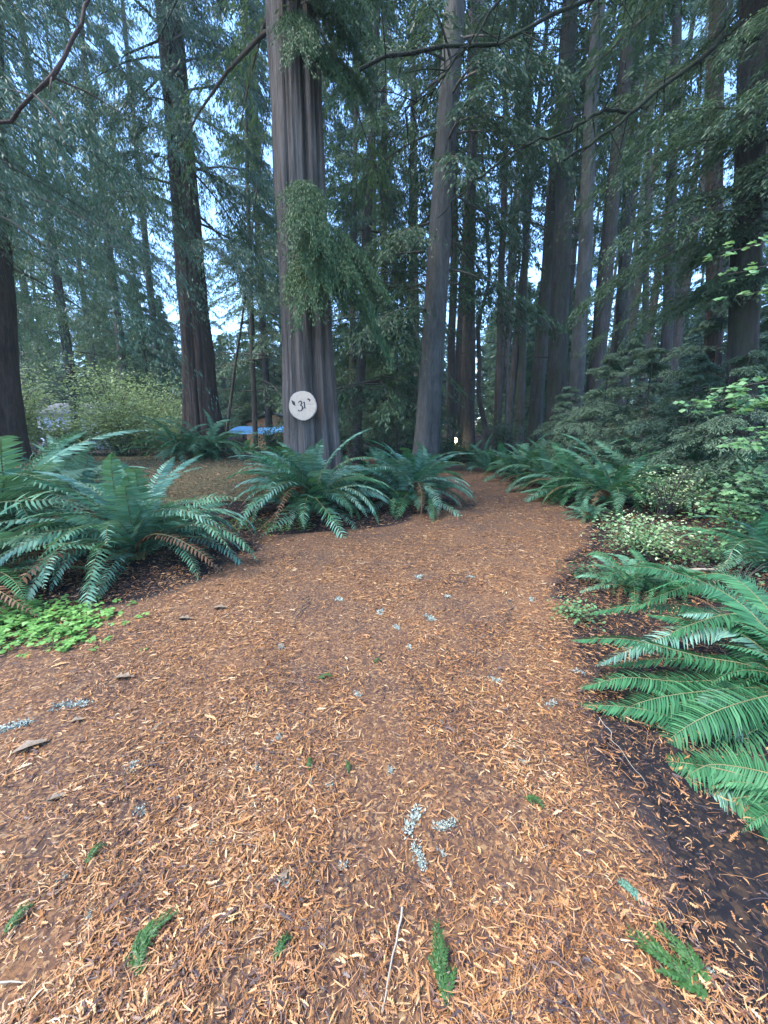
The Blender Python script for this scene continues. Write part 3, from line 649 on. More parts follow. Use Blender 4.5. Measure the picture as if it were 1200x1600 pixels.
for mk in ('fern', 'palefern', 'greenfern', 'deadfern'):
    for i, (a0, a1, sd_) in enumerate([(1.35, .15, .35), (1.25, -.35, -.45), (1.15, -.9, .4), (1.0, -1.2, -.3), (.75, -1.1, .35), (.5, -.8, -.4), (1.45, -.1, -.3), (.95, -1.5, .25)]):
        FR[mk, i] = frond_mesh('frond', arch(a0, a1, side=sd_), .19 if mk != 'deadfern' else .11, 38, [M[mk], M['fernstem']], seed=i, fill=.86)
def fern(label, loc, n, size, seed, mat='fern', group=None, az=None, upright=.5, dead=5, mixmat=None):
    rg = np.random.default_rng(seed)
    root = thing('sword_fern', label, 'fern', tuple(loc), group)
    n = int(n * 1.75)
    for q in range(n):
        a = (q * 2.399 + rg.uniform(-.3, .3)) % (2 * math.pi) if az is None else rg.uniform(*az)
        w_ = rg.uniform()
        i = int(rg.choice([0, 1, 6]) if w_ < upright * .5 else rg.choice([1, 2, 3]) if w_ < .5 + upright * .4 else rg.choice([3, 4, 5, 7]))
        s = size * 1.38 * rg.uniform(.72, 1.12)
        mk = mixmat if (mixmat and rg.uniform() < .4) else ('greenfern' if mat == 'fern' and rg.uniform() < .35 else mat)
        link('frond', FR[mk, i], root, (rg.normal(0, .04), rg.normal(0, .04), rg.uniform(-.02, .05)), (rg.normal(0, .26), rg.normal(0, .14), a), (s * rg.uniform(.85, 1.05), s * rg.uniform(.7, 1.15), s * rg.uniform(.8, 1.05)))
    for q in range(dead):
        o = link('dead_frond', FR['deadfern', int(rg.choice([4, 5, 7, 3]))], root, (0, 0, 0), (rg.normal(0, .15), 0, rg.uniform(0, 6.28)), size * rg.uniform(1.1, 1.5))
    return root
RFG = 'ferns along the right edge of the path'
F_ = lambda x, y: ground(x, y)
fern('wide fern clump spilling onto the path, left of the lawn', F_(215, 872), 50, 1.22, 1, 'palefern', az=None, upright=.45, mixmat='fern', dead=6)
fern('tall pale fern at the left edge above the green sorrel patch', F_(20, 850), 36, 1.75, 2, 'palefern', upright=.8, mixmat='fern')
fern('fern with upright fronds behind the wide left clump', F_(105, 800), 26, 1.25, 3, 'palefern', upright=.8)
fern('dark low fern under the left edge clump', F_(-60, 930), 22, 1.0, 4, 'fern')
fern('big arching fern in front of the sign cedar', F_(490, 800), 58, 1.42, 5, 'fern', upright=.5, mixmat='palefern', dead=9)
fern('fern right of the sign cedar where the path narrows', F_(640, 788), 48, 1.35, 6, 'fern', upright=.6, mixmat='palefern', dead=4)
fern('fern with drooping fronds left of the sign cedar beside the lawn', F_(432, 768), 18, .75, 7, 'fern', upright=.4)
fern('fern tucked between the two ferns below the sign cedar', F_(565, 772), 26, 1.1, 19, 'fern', upright=.6)
fern('dark fern at the foot of the dark leaning cedar', F_(325, 716), 26, 1.5, 8, 'fern', upright=.3)
fern('dark fern just left of the leaning cedar foot', F_(282, 714), 22, 1.3, 9, 'fern', upright=.3)
fern('small fern right of the leaning cedar near the blue tarp', F_(385, 715), 20, 1.4, 10, 'fern', upright=.4)
fern('low fern at the far bend of the path under the stump', F_(765, 738), 20, 1.15, 11, 'fern', group=RFG)
fern('fern beside the glowing lamp at the far end of the path', F_(738, 722), 14, .9, 12, 'fern')
for k, (x, y, s, lab) in enumerate([(815, 752, 1.3, 'fern at the corner of the mound where the path narrows'), (858, 765, 1.25, 'spreading fern on the right path edge past the pale shrub'),
   (905, 782, 1.2, 'thick fern on the right path edge below the hemlock saplings'), (950, 790, 1.25, 'fern behind the white flecked shrub on the right'),
   (1000, 780, 1.3, 'fern half hidden behind the pale small leaved shrub'), (900, 745, 1.4, 'blue green fern deep under the hemlock saplings'),
   (965, 742, 1.4, 'shaded fern in front of the bright gap on the right'), (1060, 770, 1.4, 'dim fern below the reddish trunk'),
   (1130, 800, 1.2, 'fern under the light green maple sprays'), (845, 735, 1.3, 'fern growing on the low mound')]):
    fern(lab, F_(x, y), 26, s, 30 + k, 'fern', RFG, upright=.4)
fern('little fern at the path edge below the pale shrub', F_(960, 915), 12, .28, 50, 'fern', upright=.2, dead=0)
for k, (x, y, s_, lab) in enumerate([(922, 812, .45, 'small fern where the right path edge bulges'), (985, 925, .5, 'tiny fern behind the large glossy foreground fern'), (1040, 930, .4, 'fern between the fallen branch and the glossy fern'), (872, 786, .6, 'mid sized fern leaning over the right path edge')]):
    fern(lab, F_(x, y), 16, s_, 140 + k, 'greenfern' if k in (2, 3) else 'fern', RFG, upright=.3, dead=1)
fern('fern at the right edge beyond the fallen grey branch', F_(1215, 900), 24, .9, 51, 'fern', upright=.5)

# big foreground fern on the right: its long fronds are placed one by one
def custom_fern(label, base, fronds, seed, mat='greenfern', extra=10, size=.8, az=(1.2, 4.6)):
    root = thing('sword_fern', label, 'fern', tuple(base), None)
    for q, (mid, tip, wid, roll, mk) in enumerate(fronds):
        b = np.array([np.random.default_rng(seed + q).normal(0, .03), np.random.default_rng(seed + q + 9).normal(0, .03), .02])
        m_ = np.array(mid) - base; t_ = np.array(tip) - base
        pts = np.array([b, b * .5 + m_ * .5 + np.array([0, 0, .10]), m_, m_ * .45 + t_ * .55 + np.array([0, 0, .05]), t_])
        me = frond_mesh('frond', pts, wid * 1.4, 84, [M[mk], M['fernstem']], roll, seed + q, .005)
        link('frond', me, root)
    rg = np.random.default_rng(seed)
    for q in range(extra):
        link('frond', FR[mat, int(rg.integers(0, 6))], root, (rg.normal(0, .03), rg.normal(0, .03), 0), (rg.normal(0, .1), 0, rg.uniform(*az)), size * rg.uniform(.7, 1.05))
    return root
bA = ground(1290, 1130)
custom_fern('large glossy fern in the right foreground with long arching fronds', bA, [
   (at(1130, 925, 2.25), at(965, 885, 2.35), .21, .1, 'greenfern'),
   (at(1090, 1025, 1.95), at(893, 1000, 2.1), .20, -.15, 'greenfern'),
   (at(1090, 950, 2.35), at(915, 960, 2.5), .18, .1, 'greenfern'),
   (at(1110, 1115, 1.75), at(930, 1185, 1.80), .20, .2, 'greenfern'),
   (at(1000, 1115, 1.85), at(885, 1150, 1.95), .17, .1, 'greenfern'),
   (at(1160, 1010, 2.1), at(1010, 960, 2.3), .18, .0, 'greenfern'),
   (at(1180, 960, 2.4), at(1080, 905, 2.6), .18, .1, 'greenfern'),
   (at(1150, 1070, 1.9), at(985, 1070, 1.98), .17, .2, 'greenfern'),
   (at(1140, 900, 2.5), at(1010, 925, 2.7), .17, .1, 'greenfern'),
   (at(1170, 1040, 1.9), at(950, 1040, 2.2), .16, .0, 'greenfern'),
   (at(1200, 985, 2.1), at(1060, 960, 2.2), .18, .2, 'palefern'),
   (at(1190, 1130, 1.7), at(1040, 1140, 1.7), .19, .3, 'palefern'),
   (at(1150, 1150, 1.65), at(900, 1100, 1.9), .17, .0, 'greenfern'),
   (at(1210, 1100, 1.7), at(1090, 1095, 1.75), .19, .2, 'palefern'),
   (at(1110, 915, 2.35), at(985, 955, 2.4), .20, .2, 'greenfern'), (at(1160, 960, 2.1), at(1010, 1010, 2.15), .20, .1, 'greenfern'),
   (at(1120, 980, 2.1), at(930, 1040, 2.15), .19, .1, 'palefern'), (at(1160, 1085, 1.75), at(985, 1130, 1.8), .20, .2, 'greenfern'),
   (at(1060, 1065, 1.9), at(905, 1075, 2.0), .18, .1, 'greenfern'), (at(1100, 1080, 1.8), at(930, 1130, 1.85), .19, .2, 'greenfern'),
   (at(1200, 1000, 2.0), at(1120, 985, 2.1), .20, .2, 'greenfern'), (at(1190, 930, 2.5), at(1120, 900, 2.7), .20, .1, 'greenfern'),
   (at(1150, 1100, 1.65), at(1010, 1185, 1.65), .20, .2, 'greenfern'), (at(1220, 1060, 1.8), at(1150, 1040, 1.9), .20, .2, 'greenfern')], 60, extra=26, size=.78)
bB = ground(1330, 1330)
custom_fern('glossy fern nearest the bottom right corner, over dark soil', bB, [
   (at(1130, 1195, 1.42), at(1050, 1235, 1.45), .20, .35, 'greenfern'),
   (at(1110, 1255, 1.35), at(955, 1318, 1.38), .16, .1, 'greenfern'),
   (at(1030, 1190, 1.55), at(1005, 1275, 1.52), .11, .2, 'greenfern'),
   (at(1180, 1310, 1.2), at(1150, 1390, 1.22), .14, .2, 'greenfern'),
   (at(1160, 1230, 1.35), at(1085, 1270, 1.36), .17, .3, 'palefern'),
   (at(1195, 1280, 1.2), at(1165, 1420, 1.2), .15, .1, 'greenfern'),
   (at(1100, 1190, 1.5), at(1010, 1240, 1.5), .14, .2, 'greenfern')], 80, extra=8, size=.5, az=(2.0, 4.4))

# ------------------------------------------------------------------ leafy shrubs
def leaf_shrub(label, base, name, cat, mat, nst, height, spread, nleaf, ll, lw, seed, layers=True, group=None, stem_mat='twig', bias=(0, 0), mid=.5):
    rg = np.random.default_rng(seed); root = thing(name, label, cat, tuple(base), group)
    st = MB(); fo = MB()
    for q in range(nst):
        a = rg.uniform(0, 6.28); r = spread * rg.uniform(.25, 1) ** .7; h = height * rg.uniform(.45, 1.)
        tip = np.array([r * math.cos(a) + bias[0] * h, r * math.sin(a) + bias[1] * h, h])
        P_ = spline([np.array([rg.normal(0, .05), rg.normal(0, .05), 0]), tip * np.array([.35, .35, .6]), tip * np.array([.75, .75, .95]), tip], 14)
        v, f = tube(P_, np.linspace(.012, .003, 14) * height ** .5, 4); st.add(v, f)
        m = nleaf // nst; u = rg.integers(4, 14, m)
        sp = spread * .28
        pos = P_[u] + rg.normal(0, 1, (m, 3)) * np.array([sp, sp, sp * (.25 if layers else .8)])
        d = rg.normal(0, 1, (m, 3)); d[:, 2] = d[:, 2] * .3 - .25
        nr = np.array([0, 0, 1.]) + rg.normal(0, .35, (m, 3)); sz = rg.uniform(.6, 1.25, m)
        leaves(fo, pos, d, nr, ll * sz, lw * sz, 0, mid)
    st.build('stem', M[stem_mat], root); fo.build('foliage', M[mat], root)
    return root
leaf_shrub('low shrub dotted with tiny whitish leaves at the right path edge', ground(1005, 872), 'huckleberry_shrub', 'shrub', 'huckle', 30, .50, .55, 1900, .040, .030, 1)
leaf_shrub('small shrub with pale yellow green leaves beside the fallen grey branch', ground(1090, 890), 'huckleberry_shrub', 'shrub', 'maple', 12, .45, .30, 420, .045, .03, 2)
leaf_shrub('taller thin shrub of small light leaves behind the white dotted shrub', ground(1040, 810), 'huckleberry_shrub', 'shrub', 'huckle', 24, 1.0, .6, 1100, .042, .032, 3)
leaf_shrub('bright green leafy shrub low on the right below the maple', ground(1150, 840), 'leafy_shrub', 'shrub', 'maple', 10, .62, .5, 330, .07, .05, 5)
def spray_shrub(label, base, tips, mat, nl, ll, lw, seed, name='vine_maple'):
    r_ = np.random.default_rng(seed); root = thing(name, label, 'shrub', tuple(base)); st = MB(); fo = MB(); base = np.array(base)
    for tp_ in tips:
        tp_ = np.array(tp_) - base; P_ = spline([np.zeros(3), tp_ * np.array([.2, .2, .6]), tp_ * np.array([.6, .6, 1.02]), tp_], 20); v, f = tube(P_, np.linspace(.012, .0025, 20), 5); st.add(v, f)
        u = r_.integers(11, 20, nl); side = norm(np.cross(P_[-1] - P_[10], [0, 0, 1.])); off = r_.uniform(-1, 1, nl)[:, None] * .17
        pos = P_[u] + side * off + r_.normal(0, .025, (nl, 3)); d = side * np.sign(off) * .8 + norm(P_[-1] - P_[10]) * .7 + r_.normal(0, .35, (nl, 3)) * np.array([1, 1, .5]); d[:, 2] -= .35
        sz = r_.uniform(.6, 1.2, nl)
        for da in (-.75, 0, .75):      # three lobed leaves
            c, s_ = math.cos(da), math.sin(da); dd = np.stack([d[:, 0] * c - d[:, 1] * s_, d[:, 0] * s_ + d[:, 1] * c, d[:, 2]], -1); leaves(fo, pos, dd, np.array([0, -.55, .9]) + r_.normal(0, .45, (nl, 3)), 1.25 * ll * sz * (1 if da == 0 else .75), 1.3 * lw * sz, 0, .5)
    st.build('stem', M['twig'], root); fo.build('foliage', M[mat], root)
spray_shrub('light green maple sprays hanging at eye level on the right edge', ground(1330, 900), [at(1085, 632, 3.9), at(1120, 612, 4.0), at(1150, 640, 3.9), at(1185, 628, 3.8), at(1165, 690, 3.6), at(1195, 672, 3.6)], 'maple', 46, .075, .042, 4)
spray_shrub('yellow green maple leaves in front of the big right trunk', ground(1400, 860), [at(1125, 395, 4.4), at(1150, 462, 4.3), at(1190, 455, 4.3), at(1130, 430, 4.4)], 'maple', 34, .075, .042, 6)
spray_shrub('bright low maple spray beside the fallen branch at the right', ground(1290, 880), [at(1120, 765, 3.9), at(1150, 745, 4.0), at(1180, 790, 3.9), at(1100, 790, 4.2)], 'maple', 40, .06, .036, 7)
for k, (x, y, hgt, sp, lab) in enumerate([(1120, 745, 1.7, 1.1, 'dark bushy shrub below the big dark right hand trunk'), (1060, 730, 1.5, 1.0, 'dark shrub between the saplings and the reddish trunk'),
      (1190, 770, 1.5, 1.0, 'dark shrub behind the light maple at the right edge'), (1200, 830, 1.0, .7, 'dark shrub low at the right edge behind the branch'), (1000, 722, 1.6, 1.2, 'dark shrub in front of the bright gap among trunks')]):
    leaf_shrub(lab, ground(x, y), 'salal_shrub', 'shrub', 'darkshrub', 22, hgt, sp, 3600, .075, .05, 20 + k, layers=False)
for k, (x, y, hgt, sp, lab) in enumerate([(915, 905, .16, .22, 'low leafy plants at the path edge below the white flecked shrub'), (905, 965, .12, .2, 'small green seedlings at the right path edge above the glossy fern'), (1150, 925, .3, .4, 'leafy plants under the fallen grey branch')]):
    leaf_shrub(lab, ground(x, y), 'low_plant', 'plant', 'maple' if k == 1 else 'darkshrub', 16, hgt, sp, 260, .035, .025, 160 + k, layers=False)
for k, (x, Yd, hgt, sp, lab) in enumerate([(28, 12.5, 2.3, 1.2, 'pale yellow green shrub beside the far left trunk'), (178, 14, 2.6, 1.4, 'bright loose shrub right of the white shed'),
      (225, 15.5, 2.6, 1.7, 'bright shrub between the white shed and the dark cedar'), (270, 17, 2.0, 1.4, 'grey green shrub left of the dark leaning cedar'), (-10, 11, 2.0, 1.4, 'bushy pale shrub at the left edge behind the tall ferns'),
      (190, 13.2, 1.2, 1.3, 'low yellowish shrub at the back edge of the lawn'), (100, 12.2, .8, 1.2, 'low pale shrub at the back edge of the lawn behind the ferns'), (250, 13.6, 1.0, 1.0, 'low green shrub at the back lawn edge beside the dark cedar')]):
    b = base_at(x, Yd); leaf_shrub(lab, b, 'bright_shrub', 'shrub', 'shrub', 30, hgt * 1.15, sp, 4600, .10, .065, 40 + k, layers=False, group='bright shrubs behind the lawn')
for k, (x, Yd, hgt, sp, lab) in enumerate([(790, 19, 1.6, 1.2, 'grey green shrub beside the weathered stump at the path end'), (705, 17.5, 1.0, .7, 'dull bush by the glowing lamp'), (520, 14, 1.5, 1.0, 'dark bush behind the sign cedar'), (600, 17, 2.0, 1.5, 'leafy bush between the sign cedar and the smooth grey trunk'), (440, 15, 1.0, .9, 'low bush in front of the blue tarp')]):
    b = base_at(x, Yd); leaf_shrub(lab, b, 'understorey_shrub', 'shrub', 'darkshrub' if k != 0 else 'cedar', 20, hgt, sp, 2400, .10, .06, 60 + k, layers=False)

# ------------------------------------------------------------------ ground cover
rg = np.random.default_rng(3)
def sorrel(name, cx, cy, rx, ry, n, s, label, hgt=.09):
    mb = MB(); r = rg.uniform(0, 1, n) ** .62; a = rg.uniform(0, 6.28, n); r = np.where(rg.uniform(0, 1, n) < .12, r * 1.45, r) * (.75 + .5 * vnoise(a * 1.6, 0 * a + cx, 51)) 
    x = cx + rx * r * np.cos(a); y = cy + ry * r * np.sin(a); h = hgt * rg.uniform(.3, 1.35, n) * (1 - .35 * r); z = th(x, y) + h
    for q in range(3):
        aa = rg.uniform(0, 6.28, n) if q == 0 else aa + 2.094
        d = np.stack([np.cos(aa), np.sin(aa), rg.uniform(-.35, .05, n)], -1); nr = np.array([0, 0, 1.]) + rg.normal(0, .2, (n, 3)); sz = s * rg.uniform(.6, 1.3, n)
        pos = np.stack([x, y, z], -1); dd = norm(d); sd_ = norm(np.cross(dd, nr)); L = sz[:, None]
        v = np.stack([pos, pos + dd * L * .75 + sd_ * L * .52, pos + dd * L * .95 + sd_ * L * .22, pos + dd * L * .8, pos + dd * L * .95 - sd_ * L * .22, pos + dd * L * .75 - sd_ * L * .52], 1)
        i6 = np.arange(n)[:, None] * 6
        mb.add(v.reshape(-1, 3), np.concatenate([i6 + np.array([0, 1, 2, 3]), i6 + np.array([0, 3, 4, 5])]))
    return tag(mb.build(name, M['clover']), label, 'ground cover', kind='stuff')
c = ground(30, 985)
sorrel('wood_sorrel', c[0] - .25, c[1], .95, .42, 1000, .037, 'bright green wood sorrel carpet at the left edge of the path')
c = ground(420, 822)
sorrel('creeping_greenery', c[0], c[1], .75, .35, 260, .024, 'thin green creeping plants in front of the edging log', .04)
# grass on the lawn
n = 26000; x = rg.uniform(-11, -1.2, n); y = rg.uniform(6.8, 12.6, n); ok = x < left_edge(y) - .4; x, y = x[ok], y[ok]; n = len(x)
mb = MB(); pos = np.stack([x, y, th(x, y)], -1); d = rg.normal(0, .6, (n, 3)); d[:, 2] = 1
leaves(mb, pos, d, rg.normal(0, 1, (n, 3)), rg.uniform(.03, .07, n), .010); tag(mb.build('lawn_grass', M['grass']), 'short brownish grass and moss on the lawn', 'grass', kind='stuff')

# cedar litter on the path
def dens(x, y):
    dl, dr = x - left_edge(y), right_edge(y) - x; ins = np.minimum(dl, dr)
    wob = .22 * (vnoise(x * 3.1, y * 3.1, 41) - .5)
    p = sstep(-.30, .12, ins + wob); p0 = p.copy()
    bare = vnoise(x * 2.6, y * 2.6, 31) * .6 + vnoise(x * 7, y * 7, 32) * .4
    p = p * (.16 + .84 * sstep(.33, .56, bare))
    outr = (dr < -.05) & (y < 2.6)
    p = np.where(outr, (.07 + .05 * bare) + .40 * sstep(.52, .72, bare) * sstep(.9, 2.2, y), p)
    p = np.where((dr < -.05) & (y >= 2.2), .35 + .3 * sstep(.4, .6, bare), p)
    p = np.where((dl < -.1), np.maximum(p, .30 + .5 * sstep(.3, .55, bare)), p)
    return np.maximum(p, np.where(ins < 0, .85 * p0, 0))
def scatter(n, r0, r1, az=1.25):
    r = r0 * (r1 / r0) ** rg.uniform(0, 1, n); a = rg.uniform(-az, az, n)
    x, y = r * np.sin(a), r * np.cos(a); ok = rg.uniform(0, 1, n) < dens(x, y); return x[ok], y[ok], r[ok]
mb = MB()
def strands(n, r0, r1, l0, l1, wid, grow, segs=3, lift=.012, bend=1.0):
    x, y, r = scatter(n, r0, r1); n = len(x); g = 1 + grow * np.maximum(0, r - 2.0)
    L = rg.uniform(l0, l1, n) * g; a = rg.uniform(0, 6.28, n); k = rg.normal(0, bend, n); w_ = wid * rg.uniform(.5, 1.4, n) * g ** .8
    z = np.maximum(th(x, y), 0) + .018 + rg.uniform(0, lift, n); tilt = rg.normal(0, .12, n); t = np.linspace(-.5, .5, segs + 1)
    wp = np.interp(np.linspace(0, 1, segs + 1), [0, .35, .8, 1], [.35, 1, .7, .1])
    px, py = np.zeros((n, segs + 1)), np.zeros((n, segs + 1)); cxx, cyy = x - np.cos(a) * L * .5, y - np.sin(a) * L * .5
    V = []
    rl = rg.normal(0, .5, n)
    for s in range(segs + 1):
        aa = a + k * t[s]
        if s: cxx, cyy = cxx + np.cos(aa) * L / segs, cyy + np.sin(aa) * L / segs
        zz = z + tilt * L * t[s] + .16 * L * np.abs(k) * (.25 - t[s] ** 2) + .002
        sx, sy, sz = -np.sin(aa) * np.cos(rl), np.cos(aa) * np.cos(rl), np.sin(rl)
        ww = w_ * wp[s] * .5
        V += [np.stack([cxx + sx * ww, cyy + sy * ww, zz + sz * ww], -1), np.stack([cxx - sx * ww, cyy - sy * ww, zz - sz * ww], -1)]
    V = np.stack(V, 1); q = np.arange(n)[:, None] * (2 * (segs + 1))
    F = np.concatenate([q + np.array([2 * s, 2 * s + 1, 2 * s + 3, 2 * s + 2]) for s in range(segs)])
    mb.add(V.reshape(-1, 3), F)
def feathers(n, r0, r1, l0, l1, wid, grow, segs=5):
    x, y, r = scatter(n, r0, r1); n = len(x); g = 1 + grow * np.maximum(0, r - 1.6)
    L = rg.uniform(l0, l1, n) * g; a = rg.uniform(0, 6.28, n); k = rg.normal(0, .7, n); w_ = wid * L * rg.uniform(.6, 1.3, n)
    z = np.maximum(th(x, y), 0) + .02 + rg.uniform(0, .02, n); tilt = rg.normal(0, .16, n); roll = rg.normal(0, .55, n)
    V = []; cx, cy = x - np.cos(a) * L * .5, y - np.sin(a) * L * .5
    def P3(cx, cy, aa, t, off, fwd):
        ox, oy = -np.sin(aa), np.cos(aa)
        return np.stack([cx + ox * off * np.cos(roll) + np.cos(aa) * fwd, cy + oy * off * np.cos(roll) + np.sin(aa) * fwd, z + tilt * L * t + .10 * L * (.25 - t * t) + off * np.sin(roll)], -1)
    sp = []
    for q in range(segs + 1):
        t = q / segs - .5; aa = a + k * t
        if q: cx, cy = cx + np.cos(aa) * L / segs, cy + np.sin(aa) * L / segs
        sp.append((cx.copy(), cy.copy(), aa, t))
    V = [P3(c1, c2, aa, t, 0 * L, 0 * L) for c1, c2, aa, t in sp]; F = []; m = segs + 1
    for q in range(segs):
        c1, c2, aa, t = sp[q]; pr = math.sin(.5 + 2.3 * (q + .5) / segs)
        for sg in (-1, 1):
            jit = rg.uniform(.55, 1.2, n)
            V.append(P3(c1, c2, aa, t, sg * w_ * pr * .75 * jit, L / segs * .55)); V.append(P3(c1, c2, aa, t, sg * w_ * pr * jit, L / segs * 1.25))
            F.append([q, m, m + 1, q + 1] if sg < 0 else [q, q + 1, m + 1, m]); m += 2
    V = np.stack(V, 1); base = np.arange(n)[:, None] * m
    mb.add(V.reshape(-1, 3), np.concatenate([base + np.array(f) for f in F]))
strands(300000, .45, 14, .006, .022, .0028, .34, 2, .012, .9)
strands(64000, .45, 13, .02, .05, .0040, .24, 3, .02, 1.2)
strands(9000, .45, 6, .05, .16, .0016, .1, 4, .022, .7)
feathers(50000, .45, 10, .012, .032, .17, .16)
feathers(14000, .45, 7, .026, .050, .12, .12, 7)
feathers(500, .45, 4, .05, .09, .11, .05, 9)
tag(mb.build('cedar_litter', M['litter'], smooth=False), 'rust orange fallen cedar sprays covering the path', 'leaf litter', kind='stuff')

# ------------------------------------------------------------------ small things lying about
def lichen(px, py, s, label='small pale lichen tuft lying on the orange needle litter', group='small pale lichen tufts on the path', elong=1.0, seed=0, rz=None):
    r_ = np.random.default_rng(seed); mb = MB(); p = ground(px, py); n = int(60 * elong)
    ax = r_.uniform(0, 3.14) if rz is None else rz
    t = r_.uniform(-1, 1, n) * s * .5 * elong; pos = np.stack([np.cos(ax) * t, np.sin(ax) * t, 0 * t], -1) + r_.normal(0, s * .2, (n, 3)) * np.array([1, 1, .35])
    pos[:, 2] = np.abs(pos[:, 2]) + .022
    d = r_.normal(0, 1, (n, 3)); d[:, 2] = np.abs(d[:, 2]) * .7
    for q in range(2):
        leaves(mb, pos, d, r_.normal(0, 1, (n, 3)), s * r_.uniform(.12, .36, n), s * .10); d = r_.normal(0, 1, (n, 3)); d[:, 2] = np.abs(d[:, 2]) * .5
    tag(mb.build('lichen_tuft', M['lichen'], None, tuple(p)), label, 'lichen', group)
for k, (x, y, s) in enumerate([(402, 1207, .035), (485, 1228, .03), (516, 1232, .03), (537, 1361, .032), (402, 1392, .03), (220, 1275, .045), (207, 1205, .05), (142, 1440, .03), (278, 1515, .028),
      (818, 1197, .03), (775, 1415, .026), (903, 1520, .022), (840, 1595, .025), (1105, 1525, .018), (775, 1068, .05), (620, 985, .05), (640, 1016, .05), (558, 1090, .045), (435, 1160, .05), (595, 960, .07),
      (700, 935, .05), (735, 905, .06), (830, 940, .06), (530, 940, .07), (655, 905, .08), (860, 1105, .05), (610, 1210, .03), (690, 1340, .025), (905, 1055, .05), (330, 1320, .03), (100, 1380, .03), (480, 1450, .022), (945, 1075, .04), (440, 1015, .05)]):
    lichen(x, y, s, seed=k)
lichen(645, 1290, .06, 'largest pale mint lichen clump in the middle of the path', None, 1.8, 101, 1.0)
lichen(655, 1345, .045, 'thin trail of pale lichen below the largest clump', None, 2.0, 102, 1.9)
lichen(697, 1297, .05, 'pale lichen twig just right of the largest clump', None, 1.5, 103, .3)
lichen(447, 1388, .05, 'pale lichen tuft caught on a tan dead leaf', None, 1.2, 104)
lichen(20, 1142, .07, 'long pale lichen strip at the left edge of the path', None, 2.2, 105, .5)
lichen(110, 1108, .07, 'thin grey lichen twig above the curled dead leaf', None, 2.2, 106, .1)
lichen(672, 970, .07, 'pale lichen clump halfway up the path', None, 1.3, 107)

def sprig(px, py, L, ang, label, mat='greensprig', seed=0):
    r_ = np.random.default_rng(seed); p = ground(px, py); mb = MB(); n = 15
    P_ = np.stack([np.linspace(-.5, .5, n) * L, .06 * L * np.sin(np.linspace(0, 3, n)), np.full(n, .026) + .02 * np.sin(np.linspace(0, 3.14, n))], -1)
    v, f = tube(P_, .0015, 4); mb.add(v, f)
    for sg in (-1, 1):
        for k in range(1, n - 1):
            l = L * .34 * (1 - k / n) ** .7 * r_.uniform(.6, 1.15) + .008; a = sg * r_.uniform(.5, .85); m = 7; bend = -sg * r_.uniform(.1, .5)
            u = np.linspace(0, 1, m + 1); aa = a + bend * u; st_ = np.stack([np.cos(aa), np.sin(aa), 0 * u], -1) * l / m; st_[0] = 0
            S_ = P_[k] + np.cumsum(st_, 0); S_[:, 2] += r_.normal(0, .004) * u + .004 * np.sin(u * 3)
            for q in range(m):
                d = np.array([math.cos(aa[q]), math.sin(aa[q]), 0]); e = np.array([-d[1], d[0], 0]); w_ = l * .17 * (1 - q / m) ** .5
                for s2 in (-1, 1):
                    jz = r_.normal(0, .0015)
                    V = [S_[q], S_[q] + e * s2 * w_ * .7 + d * l / m * .7 + (0, 0, jz), S_[q] + e * s2 * w_ + d * l / m * 1.5 + (0, 0, jz), S_[q + 1]]
                    mb.add(V, [[0, 1, 2, 3]])
    o = mb.build('cedar_sprig', M[mat], None, tuple(p)); o.rotation_euler = (0, 0, ang)
    tag(o, label, 'sprig')
sprig(238, 1478, .17, .9, 'broad green cedar sprig at the lower left of the path', seed=1)
sprig(225, 1500, .12, 2.0, 'second green sprig crossing the broad lower left one', seed=12)
sprig(441, 1496, .075, .9, 'small green sprig between the two long lower ones', seed=2)
sprig(693, 1520, .20, 1.6, 'long green cedar sprig lying straight up the path near the bottom', seed=3)
sprig(1040, 1515, .21, 2.3, 'large green cedar sprig by the dark soil at lower right', seed=4)
sprig(1065, 1500, .15, 2.0, 'narrow green sprig beside the large lower right one', seed=13)
sprig(150, 1345, .07, 1.1, 'tiny bright green sprig on the left of the path', seed=5)
sprig(32, 1447, .08, 1.2, 'small green sprig at the lower left edge', seed=6)
sprig(984, 1405, .085, 2.2, 'pale mint fern tip lying beside the dark soil', 'palefern', seed=7)
sprig(508, 1065, .09, .1, 'dull green sprig left of the middle of the path', seed=8)
sprig(588, 1040, .06, .2, 'tiny green leaf sprig in the middle of the path', seed=9)
sprig(485, 1203, .06, 1.6, 'olive sprig among lichen tufts left of centre', seed=10)
sprig(832, 1262, .08, -.7, 'faint olive sprig right of the centre of the path', seed=11)
sprig(545, 1208, .05, 1.6, 'short olive sprig right of the lichen tufts', seed=14)
sprig(985, 830, .5, .1, 'green frond end lying over the right path edge', seed=15) if False else None

def dead_leaf(px, py, L, ang, label, seed):
    mb = MB(); n = 9; t = np.linspace(0, 1, n); w_ = np.sin(t ** .8 * 3.1) * (.20 + .09 * np.sin(t * 17 + seed) + .05 * np.sin(t * 31)) * L + .001
    mid_ = np.stack([t * L - L / 2, 0 * t, .03 + .05 * L * np.sin(t * 3.1) + 0 * t], -1)
    l_ = mid_ + np.stack([0 * t, w_, .35 * w_], -1); r_ = mid_ - np.stack([0 * t, w_, -.6 * w_], -1)
    V = np.stack([l_, mid_, r_], 1).reshape(-1, 3); q = np.arange(n - 1)[:, None] * 3
    mb.add(V, np.concatenate([q + np.array([0, 1, 4, 3]), q + np.array([1, 2, 5, 4])]))
    o = mb.build('dead_leaf', M['deadleaf'], None, tuple(ground(px, py))); o.rotation_euler = (0, 0, ang); tag(o, label, 'leaf')
dead_leaf(50, 1175, .14, .6, 'curled pale grey dead leaf at the left of the path', 1)
dead_leaf(122, 1133, .07, .3, 'small tan dead leaf behind the curled pale one', 2)
